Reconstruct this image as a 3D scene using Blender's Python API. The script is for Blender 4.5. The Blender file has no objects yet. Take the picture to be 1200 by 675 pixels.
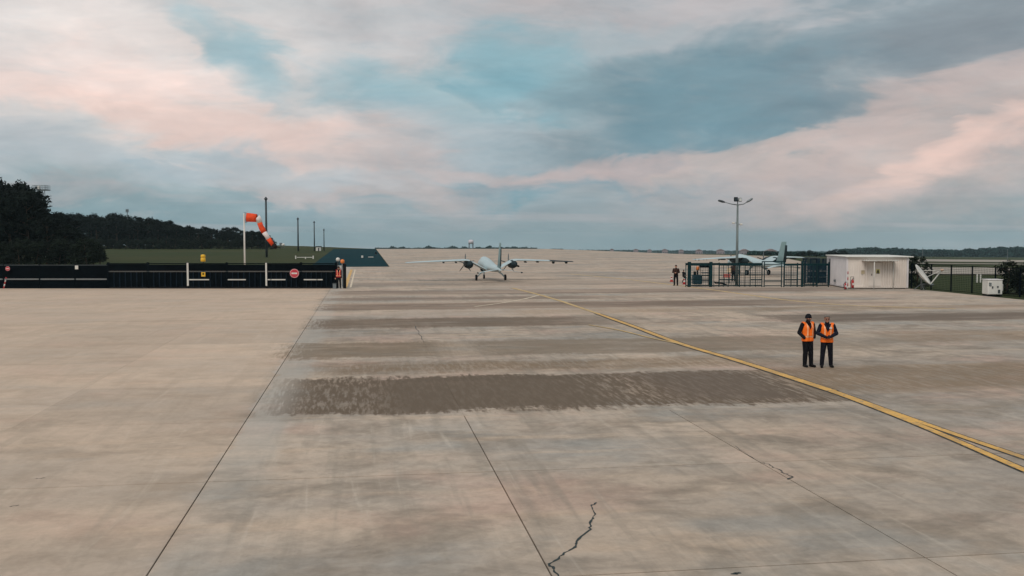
import bpy, math, random
import numpy as np
from mathutils import Vector, Matrix

random.seed(7)
SC = bpy.context.scene
COL = SC.collection
R = math.radians

# ------------------------------------------------------------------ camera
F = 1150.0                      # focal length in pixels of the 1200 px wide photograph
H = 4.4                         # camera height over the apron
PITCH = math.atan(62.5 / F)
cam_d = bpy.data.cameras.new('camera')
cam = bpy.data.objects.new('camera', cam_d)
COL.objects.link(cam)
cam.location = (0, 0, H)
cam.rotation_euler = (math.pi / 2 - PITCH, 0, 0)
cam_d.sensor_width = 36
cam_d.lens = 36 * F / 1200
cam_d.clip_end = 20000
SC.camera = cam

# ------------------------------------------------------------------ view
SC.view_settings.view_transform = 'Standard'
SC.view_settings.look = 'None'
SC.view_settings.exposure = 0.10
SC.view_settings.gamma = 1.0
SC.view_settings.use_curve_mapping = False
SC.cycles.max_bounces = 4; SC.cycles.diffuse_bounces = 2; SC.cycles.glossy_bounces = 2

def lin(r, g, b):
    def c(v):
        v /= 255.0
        return v / 12.92 if v <= 0.04045 else ((v + 0.055) / 1.055) ** 2.4
    return (c(r), c(g), c(b), 1.0)

class NT:
    """small helper to write node trees as expressions"""
    def __init__(self, tree):
        self.t = tree; self.n = tree.nodes; self.l = tree.links
    def new(self, kind, **kw):
        n = self.n.new(kind)
        for k, v in kw.items(): setattr(n, k, v)
        return n
    def put(self, sock, v):
        if isinstance(v, bpy.types.NodeSocket): self.l.new(v, sock)
        elif v is not None: sock.default_value = v
    def math(self, op, a, b=None, c=None, clamp=False):
        n = self.new('ShaderNodeMath', operation=op); n.use_clamp = clamp
        self.put(n.inputs[0], a)
        if b is not None: self.put(n.inputs[1], b)
        if c is not None: self.put(n.inputs[2], c)
        return n.outputs[0]
    def vmath(self, op, a, b=None):
        n = self.new('ShaderNodeVectorMath', operation=op)
        self.put(n.inputs[0], a)
        if b is not None: self.put(n.inputs[1], b)
        return n.outputs[0]
    def sep(self, v):
        n = self.new('ShaderNodeSeparateXYZ'); self.put(n.inputs[0], v); return n.outputs
    def comb(self, x, y, z):
        n = self.new('ShaderNodeCombineXYZ')
        for s, v in zip(n.inputs, (x, y, z)): self.put(s, v)
        return n.outputs[0]
    def noise(self, vec, scale, detail=3, rough=.55, dist=0.0, color=False):
        n = self.new('ShaderNodeTexNoise')
        self.put(n.inputs['Vector'], vec); n.inputs['Scale'].default_value = scale
        n.inputs['Detail'].default_value = detail; n.inputs['Roughness'].default_value = rough
        n.inputs['Distortion'].default_value = dist
        return n.outputs['Color' if color else 'Fac']
    def smooth(self, v, a, b, lo=0.0, hi=1.0):
        n = self.new('ShaderNodeMapRange', interpolation_type='SMOOTHSTEP')
        self.put(n.inputs[0], v); self.put(n.inputs[1], a); self.put(n.inputs[2], b)
        n.inputs[3].default_value = lo; n.inputs[4].default_value = hi
        return n.outputs[0]
    def mix(self, f, a, b, mode='MIX'):
        n = self.new('ShaderNodeMix', data_type='RGBA', blend_type=mode)
        self.put(n.inputs[0], f); self.put(n.inputs[6], a); self.put(n.inputs[7], b)
        return n.outputs[2]

# ------------------------------------------------------------------ sky
SUN_EL, SUN_AZ = R(48), R(205)      # azimuth clockwise from +Y: behind the camera, a little left
world = bpy.data.worlds.new('World'); SC.world = world; world.use_nodes = True
world.cycles.sampling_method = 'MANUAL'; world.cycles.sample_map_resolution = 256
w = NT(world.node_tree); w.n.clear()
out = w.new('ShaderNodeOutputWorld'); bg = w.new('ShaderNodeBackground')
w.l.new(bg.outputs[0], out.inputs[0])
STR = 0.1
bg.inputs[1].default_value = STR
sky = w.new('ShaderNodeTexSky', sky_type='NISHITA')
sky.sun_disc = False; sky.sun_elevation = SUN_EL; sky.sun_rotation = SUN_AZ
sky.air_density = 1.2; sky.dust_density = 2.0
tc = w.new('ShaderNodeTexCoord')
d0 = tc.outputs['Generated']
dx, dy, dz = w.sep(d0)
az = w.math('ARCTAN2', dx, dy)
el = w.math('ARCSINE', dz)
base = w.comb(az, w.math('MULTIPLY', el, 2.2), 0.0)
sph = w.vmath('MULTIPLY', d0, (1.0, 1.0, 2.6))
n1 = w.noise(sph, 3.0, 4, .55, .4, True)
n2 = w.noise(w.vmath('ADD', sph, (3.1, 1.7, 5.2)), 9.0, 4, .6, .6, True)
n1x, n1y, _ = w.sep(n1); n2x, n2y, _ = w.sep(n2)
azw = w.math('ADD', az, w.math('ADD', w.math('MULTIPLY_ADD', n1x, .30, -.15), w.math('MULTIPLY_ADD', n2x, .16, -.08)))
elw = w.math('ADD', el, w.math('ADD', w.math('MULTIPLY_ADD', n1y, .10, -.05), w.math('MULTIPLY_ADD', n2y, .07, -.035)))
def sk(r, g, b): return tuple(v / STR for v in lin(r, g, b)[:3]) + (1.0,)
# general overcast: grey with teal gaps and warm patches, all round
m_teal = w.smooth(n1x, .44, .62)
m_warm = w.smooth(n2y, .50, .68)
cl = w.mix(m_teal, sk(188, 191, 193), sk(146, 172, 180))
cl = w.mix(w.math('MULTIPLY', m_warm, .32), cl, sk(206, 188, 182))
col = w.mix(.93, sky.outputs[0], cl)
# the large clouds in view: centre, half axes, tilt, colour, weight (degrees of arc)
brk = w.math('MULTIPLY_ADD', w.noise(w.vmath('MULTIPLY', w.vmath('ADD', d0, (.7, 3.3, .2)), (1, 1, 3.0)), 7.5, 4, .6, .5), 1.8, -.9)
def cloud(colr, px, py, rx, ry, tilt, rgb, wt, soft=1.0):
    a0 = math.atan((px - 600) / F); e0 = math.atan((275 - py) / F * math.cos(a0))
    u = w.math('SUBTRACT', azw, a0); v = w.math('SUBTRACT', elw, e0)
    c, s = math.cos(R(tilt)), math.sin(R(tilt))
    p = w.math('DIVIDE', w.math('ADD', w.math('MULTIPLY', u, c), w.math('MULTIPLY', v, s)), rx / F)
    q = w.math('DIVIDE', w.math('SUBTRACT', w.math('MULTIPLY', v, c), w.math('MULTIPLY', u, s)), ry / F)
    r2 = w.math('ADD', w.math('MULTIPLY', p, p), w.math('MULTIPLY', q, q))
    m = w.smooth(w.math('ADD', r2, brk), 1.9, -.25)
    m = w.math('MULTIPLY', m, wt)
    return w.mix(m, colr, sk(*rgb))
CL = [
 (200, 85, 460, 120, 4, (212, 205, 202), .85),
 (470, 40, 150, 60, -10, (190, 192, 194), .6),
 (760, 20, 320, 75, 0, (176, 172, 174), .85),
 (990, 215, 560, 105, 12, (190, 174, 169), .92),
 (620, 235, 330, 70, 0, (156, 166, 173), .6),
 (70, 88, 200, 34, -3, (238, 216, 208), .85),
 (235, 140, 170, 26, -6, (230, 204, 194), .7),
 (340, 168, 190, 22, -8, (216, 192, 184), .65),
 (120, 40, 150, 26, 3, (226, 218, 214), .6),
 (275, 62, 80, 36, -38, (146, 180, 190), .8),
 (430, 100, 70, 30, -10, (166, 186, 194), .6),
 (500, 118, 120, 34, -6, (136, 174, 184), .7),
 (700, 60, 120, 26, 6, (148, 170, 178), .55),
 (640, 95, 100, 52, -10, (128, 166, 177), .85),
 (560, 185, 170, 46, -12, (148, 172, 182), .6),
 (610, 120, 60, 22, 0, (110, 154, 168), .45),
 (800, 135, 220, 50, 15, (126, 146, 155), .9),
 (880, 115, 150, 30, 15, (102, 142, 157), .85),
 (980, 70, 320, 66, 22, (118, 146, 157), .9),
 (1130, 25, 230, 60, 12, (134, 142, 149), .85),
 (520, 233, 110, 13, 0, (98, 148, 163), .95),
 (640, 222, 120, 10, 2, (118, 150, 164), .5),
 (430, 222, 150, 16, -8, (206, 184, 178), .7),
 (560, 205, 130, 12, -4, (196, 178, 174), .55),
 (690, 200, 130, 16, 10, (196, 176, 172), .65),
 (880, 172, 150, 13, 14, (204, 184, 176), .55),
 (1060, 125, 200, 16, 18, (192, 176, 172), .6),
 (1100, 197, 170, 20, 14, (222, 194, 184), .8),
 (980, 218, 120, 13, 6, (206, 184, 176), .6),
 (1190, 158, 110, 15, 22, (224, 196, 186), .7),
 (60, 195, 260, 26, 0, (174, 184, 190), .7),
 (330, 205, 120, 14, -4, (160, 178, 186), .6),
 (110, 238, 120, 9, 0, (200, 184, 182), .5),
]
for c_ in CL: col = cloud(col, *c_)
# the greyer air above the horizon and stretched low bands
low = w.smooth(elw, R(3.8), R(0.2))
col = w.mix(w.math('MULTIPLY', low, .8), col, sk(124, 146, 153))
lowband = w.math('MULTIPLY', w.smooth(w.noise(w.vmath('MULTIPLY', d0, (1.5, 1.5, 40)), 2.0, 3, .5), .52, .66), w.smooth(el, R(6), R(1)))
col = w.mix(w.math('MULTIPLY', lowband, .35), col, sk(176, 172, 174))
fine = w.noise(w.vmath('MULTIPLY', d0, (1, 1, 3.0)), 22, 4, .6)
tx = w.noise(w.vmath('MULTIPLY', d0, (1, 1, 3.4)), 6.5, 5, .62, .5)
tx2 = w.noise(w.vmath('MULTIPLY', w.vmath('ADD', d0, (2.3, .4, 1.9)), (1, 1, 4.2)), 11.0, 5, .62, .4)
col = w.mix(w.smooth(tx2, .50, .72, 0, .42), col, w.mix(1.0, col, (.76, .88, .93, 1), 'MULTIPLY'))
col = w.mix(w.smooth(tx2, .48, .28, 0, .40), col, w.mix(1.0, col, (1.18, 1.09, 1.06, 1), 'MULTIPLY'))
col = w.mix(1.0, col, w.mix(tx, (.70, .72, .74, 1), (1.31, 1.29, 1.27, 1)), 'MULTIPLY')
col = w.mix(1.0, col, w.mix(fine, (.93, .93, .93, 1), (1.07, 1.07, 1.07, 1)), 'MULTIPLY')
w.l.new(col, bg.inputs[0])

# ------------------------------------------------------------------ sun (overcast: weak and very soft)
sd = bpy.data.lights.new('sun', 'SUN'); so = bpy.data.objects.new('sun', sd); COL.objects.link(so)
sd.energy = 1.5; sd.angle = R(32); sd.color = (1.0, .93, .86)
sv = Vector((math.sin(SUN_AZ) * math.cos(SUN_EL), math.cos(SUN_AZ) * math.cos(SUN_EL), math.sin(SUN_EL)))
so.rotation_euler = (-sv).to_track_quat('-Z', 'Y').to_euler()
so.location = sv * 60

# ================================================================== helpers
def ray(px, py):
    u = (px - 600) / F; v = -(py - 337.5) / F
    return Vector((u, math.cos(PITCH) + v * math.sin(PITCH), -math.sin(PITCH) + v * math.cos(PITCH)))
def G(px, py, z=0.0):
    d = ray(px, py); t = (H - z) / -d.z
    return Vector((d.x * t, d.y * t, z))
def W(px, py, Y):
    d = ray(px, py); t = Y / d.y
    return Vector((d.x * t, Y, H + d.z * t))

TH = R(8.5)                       # the slabs run 8.5 degrees left of the view
LX, LY = Vector((math.cos(TH), math.sin(TH), 0)), Vector((-math.sin(TH), math.cos(TH), 0))
def ST(s, t, z=0.0): return LX * s + LY * t + Vector((0, 0, z))
def toST(p): return p.dot(LX), p.dot(LY)

KP = [-200, 320, 440, 640, 800, 900, 1000, 1065, 1400]
KC = [430, 430, 300, 298, 204, 178, 128, 108, 108]
def zt(x, y):
    """terrain: level to a crest, then falling away gently"""
    d = math.hypot(x, y)
    if y > .05 * abs(x) + 1: px = 600 + F * x / y
    else: px = -200 if x < 0 else 1400
    c = float(np.interp(px, KP, KC))
    t = max(0.0, d - c)
    return -.019 * t * t / (t + 22)

class MB:
    def __init__(self): self.v = []; self.f = []; self.m = []
    def add(self, vs, fs, mi=0):
        o = len(self.v); self.v += [tuple(p) for p in vs]
        for f in fs: self.f.append(tuple(i + o for i in f)); self.m.append(mi)
    def box(self, c, s, mi=0, rz=0.0, M=None):
        vs = [Vector((sx * s[0] / 2, sy * s[1] / 2, sz * s[2] / 2)) for sx in (-1, 1) for sy in (-1, 1) for sz in (-1, 1)]
        if rz: vs = [Matrix.Rotation(rz, 3, 'Z') @ p for p in vs]
        vs = [p + Vector(c) for p in vs]
        if M is not None: vs = [M @ p for p in vs]
        self.add(vs, [(0, 1, 3, 2), (4, 6, 7, 5), (0, 4, 5, 1), (2, 3, 7, 6), (0, 2, 6, 4), (1, 5, 7, 3)], mi)
        return self
    def bbox(self, lo, hi, mi=0):
        lo, hi = Vector(lo), Vector(hi)
        return self.box((lo + hi) / 2, hi - lo, mi)
    def bevbox(self, c, s, b, mi=0):
        """box with chamfered edges"""
        import bmesh
        bm = bmesh.new(); bmesh.ops.create_cube(bm, size=1)
        for q in bm.verts: q.co = Vector((q.co.x * s[0], q.co.y * s[1], q.co.z * s[2]))
        bmesh.ops.bevel(bm, geom=bm.edges[:], offset=b, segments=1, affect='EDGES', profile=.5)
        bm.verts.index_update()
        self.add([q.co + Vector(c) for q in bm.verts], [[q.index for q in f.verts] for f in bm.faces], mi); bm.free()
        return self
    def pxbox(self, x0, y0, x1, y1, Y, th, mi=0):
        a = W(x0, y1, Y); b = W(x1, y0, Y)
        return self.bbox((a.x, Y - th / 2, a.z), (b.x, Y + th / 2, b.z), mi)
    def tube(self, pts, rad, n=8, mi=0, caps=True):
        pts = [Vector(p) for p in pts]
        if not isinstance(rad, (list, tuple)): rad = [rad] * len(pts)
        o = len(self.v); up = None
        for i, p in enumerate(pts):
            d = (pts[min(i + 1, len(pts) - 1)] - pts[max(i - 1, 0)]).normalized()
            if up is None:
                up = Vector((0, 0, 1)) if abs(d.z) < .9 else Vector((0, 1, 0))
            a = d.cross(up).normalized(); b = d.cross(a).normalized(); up = -b if (-b).dot(up) > b.dot(up) else b
            a = d.cross(up).normalized(); b = d.cross(a)
            for k in range(n):
                t = 2 * math.pi * k / n
                self.v.append(tuple(p + (a * math.cos(t) + b * math.sin(t)) * rad[i]))
        for i in range(len(pts) - 1):
            for k in range(n):
                k2 = (k + 1) % n
                self.f.append((o + i * n + k, o + i * n + k2, o + (i + 1) * n + k2, o + (i + 1) * n + k)); self.m.append(mi)
        if caps:
            self.f.append(tuple(o + k for k in range(n))[::-1]); self.m.append(mi)
            self.f.append(tuple(o + (len(pts) - 1) * n + k for k in range(n))); self.m.append(mi)
        return self
    def loft(self, rings, mi=0, caps=True):
        n = len(rings[0]); o = len(self.v)
        for r in rings: self.v += [tuple(p) for p in r]
        for i in range(len(rings) - 1):
            for k in range(n):
                k2 = (k + 1) % n
                self.f.append((o + i * n + k, o + i * n + k2, o + (i + 1) * n + k2, o + (i + 1) * n + k)); self.m.append(mi)
        if caps:
            self.f.append(tuple(o + k for k in range(n))[::-1]); self.m.append(mi)
            self.f.append(tuple(o + (len(rings) - 1) * n + k for k in range(n))); self.m.append(mi)
        return self
    def lathe(self, prof, c=(0, 0, 0), n=16, mi=0):
        c = Vector(c)
        return self.loft([[c + Vector((r * math.cos(2 * math.pi * k / n), r * math.sin(2 * math.pi * k / n), z)) for k in range(n)] for r, z in prof], mi)
    def mesh(self, name, mats, smooth=False, org=(0, 0, 0)):
        me = bpy.data.meshes.new(name)
        ox, oy, oz = org
        me.from_pydata([(x - ox, y - oy, z - oz) for x, y, z in self.v], [], self.f)
        if not isinstance(mats, (list, tuple)): mats = [mats]
        for m in mats: me.materials.append(m)
        me.polygons.foreach_set('material_index', self.m)
        me.polygons.foreach_set('use_smooth', [bool(smooth)] * len(self.f))
        import bmesh
        bm = bmesh.new(); bm.from_mesh(me); bmesh.ops.recalc_face_normals(bm, faces=bm.faces[:]); bm.to_mesh(me); bm.free()
        me.update()
        return me
    def build(self, name, mats, parent=None, smooth=False, world=False):
        """world=True: the shape was written in world coordinates; parents are unrotated"""
        org = (0, 0, 0)
        if world:
            p = parent
            while p is not None:
                org = tuple(Vector(org) + p.location); p = p.parent
        o = bpy.data.objects.new(name, self.mesh(name, mats, smooth, org))
        COL.objects.link(o)
        if parent is not None: o.parent = parent
        elif not world: pass
        return o
    def thing(self, name, mats, base, label, cat, group=None, smooth=False):
        """a one-mesh thing written in world coordinates, origin at its base"""
        o = bpy.data.objects.new(name, self.mesh(name, mats, smooth, tuple(base))); COL.objects.link(o)
        o.location = base
        tag(o, label, cat, group); return o

def tag(o, label=None, cat=None, group=None, kind=None):
    if label: o['label'] = label
    if cat: o['category'] = cat
    if group: o['group'] = group
    if kind: o['kind'] = kind
    return o
def empty(name, loc, label, cat, group=None, rz=0.0, sc=1.0):
    o = bpy.data.objects.new(name, None); COL.objects.link(o)
    o.location = loc; o.rotation_euler = (0, 0, rz); o.scale = (sc, sc, sc); o.empty_display_size = .3
    return tag(o, label, cat, group)
def copy_tree(o, parent=None):
    c = o.copy(); COL.objects.link(c); c.parent = parent
    for ch in list(o.children): copy_tree(ch, c)
    return c

# ------------------------------------------------------------------ materials
MATS = {}
def pm(name, rgb, rough=.7, var=.18, scale=3.0, metal=0.0, bump=0.0, srgb=True, rnd=0.0, stretch=(1, 1, 1), spec=None):
    if name in MATS: return MATS[name]
    m = bpy.data.materials.new(name); m.use_nodes = True; MATS[name] = m
    t = NT(m.node_tree); b = t.n['Principled BSDF']
    c = lin(*rgb) if srgb else tuple(rgb) + (1,)
    co = t.new('ShaderNodeTexCoord').outputs['Object']
    co = t.vmath('MULTIPLY', co, stretch)
    f = t.noise(co, scale, 4, .6)
    lo = tuple(v * (1 - var) for v in c[:3]) + (1,); hi = tuple(min(1, v * (1 + var)) for v in c[:3]) + (1,)
    colr = t.mix(t.smooth(f, .3, .7), lo, hi)
    if rnd:
        r = t.new('ShaderNodeObjectInfo').outputs['Random']
        k = t.math('MULTIPLY_ADD', r, 2 * rnd, 1 - rnd)
        colr = t.mix(1.0, colr, t.comb(k, k, k), 'MULTIPLY')
    if spec is None: spec = .12 if max(c[:3]) < .06 else .4
    b.inputs['Specular IOR Level'].default_value = spec
    t.put(b.inputs['Base Color'], colr)
    t.put(b.inputs['Roughness'], t.math('MULTIPLY_ADD', f, .2, rough - .1, clamp=True)); b.inputs['Metallic'].default_value = metal
    if bump:
        bp = t.new('ShaderNodeBump'); bp.inputs['Strength'].default_value = bump; bp.inputs['Distance'].default_value = .02
        t.put(bp.inputs['Height'], f); t.put(b.inputs['Normal'], bp.outputs[0])
    return m

def concrete(name, slabs):
    m = bpy.data.materials.new(name); m.use_nodes = True
    t = NT(m.node_tree); b = t.n['Principled BSDF']
    pos = t.new('ShaderNodeNewGeometry').outputs['Position']
    vr = t.new('ShaderNodeVectorRotate', rotation_type='Z_AXIS'); t.put(vr.inputs['Vector'], pos); vr.inputs['Angle'].default_value = -TH
    st = vr.outputs[0]
    s, tt, _ = t.sep(st)
    big = t.noise(t.vmath('MULTIPLY', st, (1, 1.6, 1)), .09, 4, .6)
    med = t.noise(t.vmath('MULTIPLY', st, (.8, 1, 1)), .55, 5, .65, .5)
    streak = t.noise(t.vmath('MULTIPLY', st, (.16, 1.3, 1)), .8, 4, .6)
    along = t.noise(t.vmath('MULTIPLY', st, (2.2, .14, 1)), 1.0, 4, .6)
    finen = t.noise(st, 9.0, 4, .7)
    grain = t.noise(st, 60.0, 2, .7)
    c = t.mix(t.smooth(big, .36, .64), lin(186, 166, 147), lin(160, 149, 138))
    c = t.mix(t.math('MULTIPLY', t.smooth(med, .42, .68), .85), c, lin(134, 121, 107))
    pk = t.noise(t.vmath('ADD', t.vmath('MULTIPLY', st, (.7, 1, 1)), (40, 7, 0)), .28, 4, .6)
    c = t.mix(t.math('MULTIPLY', t.smooth(pk, .5, .7), .5), c, lin(192, 160, 143))
    c = t.mix(t.math('MULTIPLY', t.smooth(pk, .48, .32), .6), c, lin(150, 147, 141))
    c = t.mix(t.math('MULTIPLY', t.smooth(streak, .52, .75), .4), c, lin(202, 174, 148))
    c = t.mix(t.math('MULTIPLY', t.smooth(along, .48, .68), .5), c, lin(142, 131, 118))
    al2 = t.noise(t.vmath('MULTIPLY', t.vmath('ADD', st, (13, 5, 0)), (1.5, .10, 1)), 1.3, 5, .65, .9)
    c = t.mix(t.math('MULTIPLY', t.smooth(al2, .56, .74), .38), c, lin(198, 184, 168))
    mot = t.noise(st, 2.4, 4, .72, .4)
    c = t.mix(1.0, c, t.mix(t.smooth(mot, .3, .7), (.87, .87, .87, 1), (1.10, 1.095, 1.09, 1)), 'MULTIPLY')
    spot = t.noise(st, 1.1, 4, .8, 1.5)
    c = t.mix(t.math('MULTIPLY', t.smooth(spot, .66, .76), .5), c, lin(112, 102, 92))
    # the cleaner, warmer lanes left of the first long joint
    wob = t.math('MULTIPLY_ADD', t.noise(st, .35, 3), 1.6, -.8)
    lft = t.smooth(t.math('ADD', s, wob), -2.2, -3.4)
    far = t.smooth(tt, 8.0, 40.0, .45, 1.0)
    c = t.mix(t.math('MULTIPLY', t.math('MULTIPLY', lft, far), .55), c, lin(204, 178, 155))
    # pale sealed strip beside the first long joint
    wob2 = t.math('MULTIPLY_ADD', t.noise(st, .9, 4), .9, -.45)
    sw = t.math('ADD', s, wob2)
    c = t.mix(t.math('MULTIPLY', t.math('MULTIPLY', t.smooth(sw, -2.95, -2.7), t.smooth(sw, -1.5, -2.1)), t.smooth(tt, 14, 24, .1, .55)), c, lin(174, 167, 158))
    # worn dark rows: t0, t1, s0, s1, weight
    rag = t.noise(t.vmath('MULTIPLY', st, (3.0, .55, 1)), 1.6, 4, .7, .8)
    rag2 = t.noise(t.vmath('MULTIPLY', st, (.30, 1.0, 1)), 1.0, 4, .72, .6)
    patchy = t.smooth(t.noise(t.vmath('ADD', t.vmath('MULTIPLY', st, (.22, .7, 1)), (3, 9, 0)), 1.0, 5, .68, .5), .32, .54, .55, 1.0)
    pit = t.noise(t.vmath('MULTIPLY', st, (5.0, .55, 1)), 1.6, 5, .74, .1)
    def band(t0, t1, s0, s1, wt, e=.5, es=2.5, tex=1.0):
        tr = t.math('ADD', tt, t.math('ADD', t.math('MULTIPLY_ADD', rag, 1.6, -.8), t.math('MULTIPLY_ADD', rag2, 2.2, -1.1)))
        sr = t.math('ADD', s, t.math('MULTIPLY_ADD', pit, 4.0, -2.0))
        mt = t.math('MULTIPLY', t.smooth(tr, t0 - e, t0 + e), t.smooth(tr, t1 + e, t1 - e))
        ms = t.math('MULTIPLY', t.smooth(sr, s0 - .6, s0 + .8), t.smooth(sr, s1 + es, s1 - es))
        k = t.math('MULTIPLY', mt, ms)
        k = t.math('MULTIPLY', k, wt)
        return k if t0 < 26 and wt > .6 else t.math('MULTIPLY', k, patchy)
    wear = t.smooth(pit, .60, .46)                # where the dark skin is still whole
    wear = t.math('MULTIPLY_ADD', wear, .5, .5)
    def darken(c, k, rgb, usew=True):
        if usew: k = t.math('MULTIPLY', k, wear)
        return t.mix(k, c, lin(*rgb))
    c = darken(c, band(24.2, 30.3, -2.3, 13.0, 1.0, .22, 1.4), (100, 84, 68), True)
    c = darken(c, band(24.4, 30.2, .6, 6.8, .8, .22, 1.2), (100, 85, 70), False)
    c = darken(c, band(25.0, 30.0, 8.4, 11.8, .65, .4, .8), (102, 88, 76), False)
    c = darken(c, band(25.5, 30.6, 12.5, 30.0, .8, .8, 4), (132, 110, 86), True)
    c = darken(c, band(31.3, 33.8, -1.5, 14, .8, .8, 4), (124, 102, 78), True)
    c = darken(c, band(35.3, 40.4, -3.0, 3.5, .8, .4, 2), (120, 102, 82), False)
    c = darken(c, band(35.3, 40.4, 4.2, 20.0, .75, .4, 5), (122, 106, 88), False)
    c = darken(c, band(46.6, 51.6, -2.6, 12.0, .85, .5, 4), (112, 94, 77), False)
    c = darken(c, band(46.5, 51.0, 21.0, 44.0, 1.0, .6, 6), (116, 101, 88), False)
    c = darken(c, band(37.0, 41.5, 22.0, 40.0, .7, .8, 6), (136, 114, 92), True)
    c = darken(c, band(54.0, 56.5, 8.0, 42.0, .7, .6, 6), (138, 116, 92), True)
    c = darken(c, band(57.8, 63.2, -2.8, 30.0, .9, .6, 8), (118, 99, 84), False)
    c = darken(c, band(66.0, 69.0, -2.8, 18.0, .75, .6, 6), (122, 104, 90), False)
    c = darken(c, band(72.0, 77.5, -2.6, 38.0, .85, .8, 6), (120, 103, 90), False)
    c = darken(c, band(84.0, 92.0, -2.6, 60.0, .6, 1.2, 8), (130, 116, 104), False)
    c = darken(c, band(101, 112, 2, 60.0, .4, 2.0, 8), (132, 122, 112), False)
    # far cross joints and stripes, too flat to build
    if not slabs:
        ph = t.math('PINGPONG', t.math('SUBTRACT', tt, 12.2), 2.85)
        c = t.mix(t.math('MULTIPLY', t.smooth(ph, .07, .02), .35), c, lin(110, 100, 92))
        ps = t.math('ABSOLUTE', t.math('ADD', s, 2.83))
        c = t.mix(t.math('MULTIPLY', t.smooth(ps, .05, .01), .5), c, lin(100, 92, 84))
        cell = t.noise(t.vmath('MULTIPLY', st, (.03, .17, 1)), 1.0, 2, .5)
        c = t.mix(t.math('MULTIPLY', t.smooth(cell, .45, .6), .35), c, lin(196, 172, 152))
    else:
        r = t.new('ShaderNodeObjectInfo').outputs['Random']
        k = t.math('MULTIPLY_ADD', r, .17, .90)
        c = t.mix(1.0, c, t.comb(k, k, k), 'MULTIPLY')
    # fine speckle and dark dots
    k = t.math('MULTIPLY_ADD', finen, .22, .89)
    k = t.math('MULTIPLY', k, t.math('MULTIPLY_ADD', grain, .16, .92))
    c = t.mix(1.0, c, t.comb(k, k, k), 'MULTIPLY')
    t.put(b.inputs['Base Color'], c)
    b.inputs['Roughness'].default_value = .85
    b.inputs['Specular IOR Level'].default_value = .25
    bp = t.new('ShaderNodeBump'); bp.inputs['Strength'].default_value = .25; bp.inputs['Distance'].default_value = .01
    t.put(bp.inputs['Height'], t.math('ADD', finen, grain)); t.put(b.inputs['Normal'], bp.outputs[0])
    return m

def grass_mat(name, c1, c2, c3):
    m = bpy.data.materials.new(name); m.use_nodes = True
    t = NT(m.node_tree); b = t.n['Principled BSDF']
    pos = t.new('ShaderNodeNewGeometry').outputs['Position']
    a = t.noise(t.vmath('MULTIPLY', pos, (.6, 1, 1)), .03, 5, .6)
    d = t.noise(pos, .4, 5, .7)
    c = t.mix(t.smooth(a, .4, .62), lin(*c1), lin(*c2))
    c = t.mix(t.math('MULTIPLY', t.smooth(d, .4, .7), .6), c, lin(*c3))
    t.put(b.inputs['Base Color'], c); b.inputs['Roughness'].default_value = .95
    b.inputs['Specular IOR Level'].default_value = .1
    return m

M_CON = concrete('concrete_slab', True)
M_CONF = concrete('concrete_far', False)
M_JOINT = pm('joint_filler', (62, 60, 56), .9)
M_GRASS = grass_mat('grass_field', (50, 58, 28), (62, 62, 33), (42, 51, 28))
M_ASPH = pm('dark_asphalt', (8, 46, 52), .95, .25, .2, spec=.05)
M_RUN = pm('pale_runway', (150, 140, 128), .9, .12, .05)
M_YEL = pm('yellow_paint', (212, 162, 80), .6, .16, 1.2)
def worn(m, rgb, lo=.56, hi=.66, amt=.75):
    t = NT(m.node_tree); b = t.n['Principled BSDF']; src = b.inputs['Base Color'].links[0].from_socket
    pos = t.new('ShaderNodeNewGeometry').outputs['Position']
    f = t.math('MULTIPLY', t.smooth(t.noise(pos, 5.0, 6, .75, .5), lo, hi), amt)
    f2 = t.math('MULTIPLY', t.smooth(t.noise(pos, .5, 4, .6), .45, .7), .35)
    t.put(b.inputs['Base Color'], t.mix(t.math('MAXIMUM', f, f2), src, lin(*rgb)))
worn(M_YEL, (146, 126, 100), .50, .62, .8)
M_YELF = pm('faded_yellow_paint', (196, 162, 104), .7, .18, 1.0)
M_PALE = pm('pale_worn_paint', (206, 188, 164), .7, .15, 1.0)
worn(M_YELF, (160, 144, 124), .46, .6)
M_BLKP = pm('black_paint_edge', (58, 60, 58), .8, .2, 1.5)
worn(M_BLKP, (130, 120, 108), .5, .62)
M_TAR = pm('crack_tar', (40, 50, 50), .5, .2, 6)
M_STEEL = pm('grey_steel', (120, 126, 128), .5, .1, 4, .6)
M_DKSTEEL = pm('dark_steel', (62, 68, 70), .6, .1, 4, .3)
M_WHITE = pm('white_paint', (208, 204, 196), .6, .07, 2)
M_WARMWALL = pm('white_wall_warm_light', (222, 210, 199), .65, .05, 1.2)  # cabin white with the warm light on its front put into the colour
M_COOLWALL = pm('white_wall_cool_light', (214, 207, 206), .65, .05, 1.2)  # same white, the cooler light of the cabin end put into the colour
M_RED = pm('red_paint', (168, 36, 38), .5, .12, 5)
M_BLACK = pm('black_rubber', (20, 21, 23), .8, .2, 6)
M_NAVY = pm('navy_panel', (5, 11, 16), .7, .25, 1.0, spec=.03)
M_NAVY2 = pm('navy_post', (8, 15, 21), .7, .2, 2, spec=.03)
M_GREEN = pm('dark_green_steel', (14, 46, 50), .55, .2, 3)
M_BLUE = pm('dark_blue_steel', (16, 38, 52), .55, .25, 2)
M_ORANGE = pm('orange_cloth', (226, 72, 26), .8, .12, 4)
M_WCLOTH = pm('white_cloth', (222, 212, 208), .8, .06, 4)
M_AMBER = pm('amber_plastic', (226, 128, 60), .35, .08, 4)
M_YSIGN = pm('yellow_plastic', (226, 176, 40), .5, .1, 4)
M_AIR = pm('aircraft_grey', (172, 187, 189), .45, .06, .8)
M_AIR2 = pm('aircraft_dark_grey', (38, 50, 54), .5, .12, 1.2)
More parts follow.
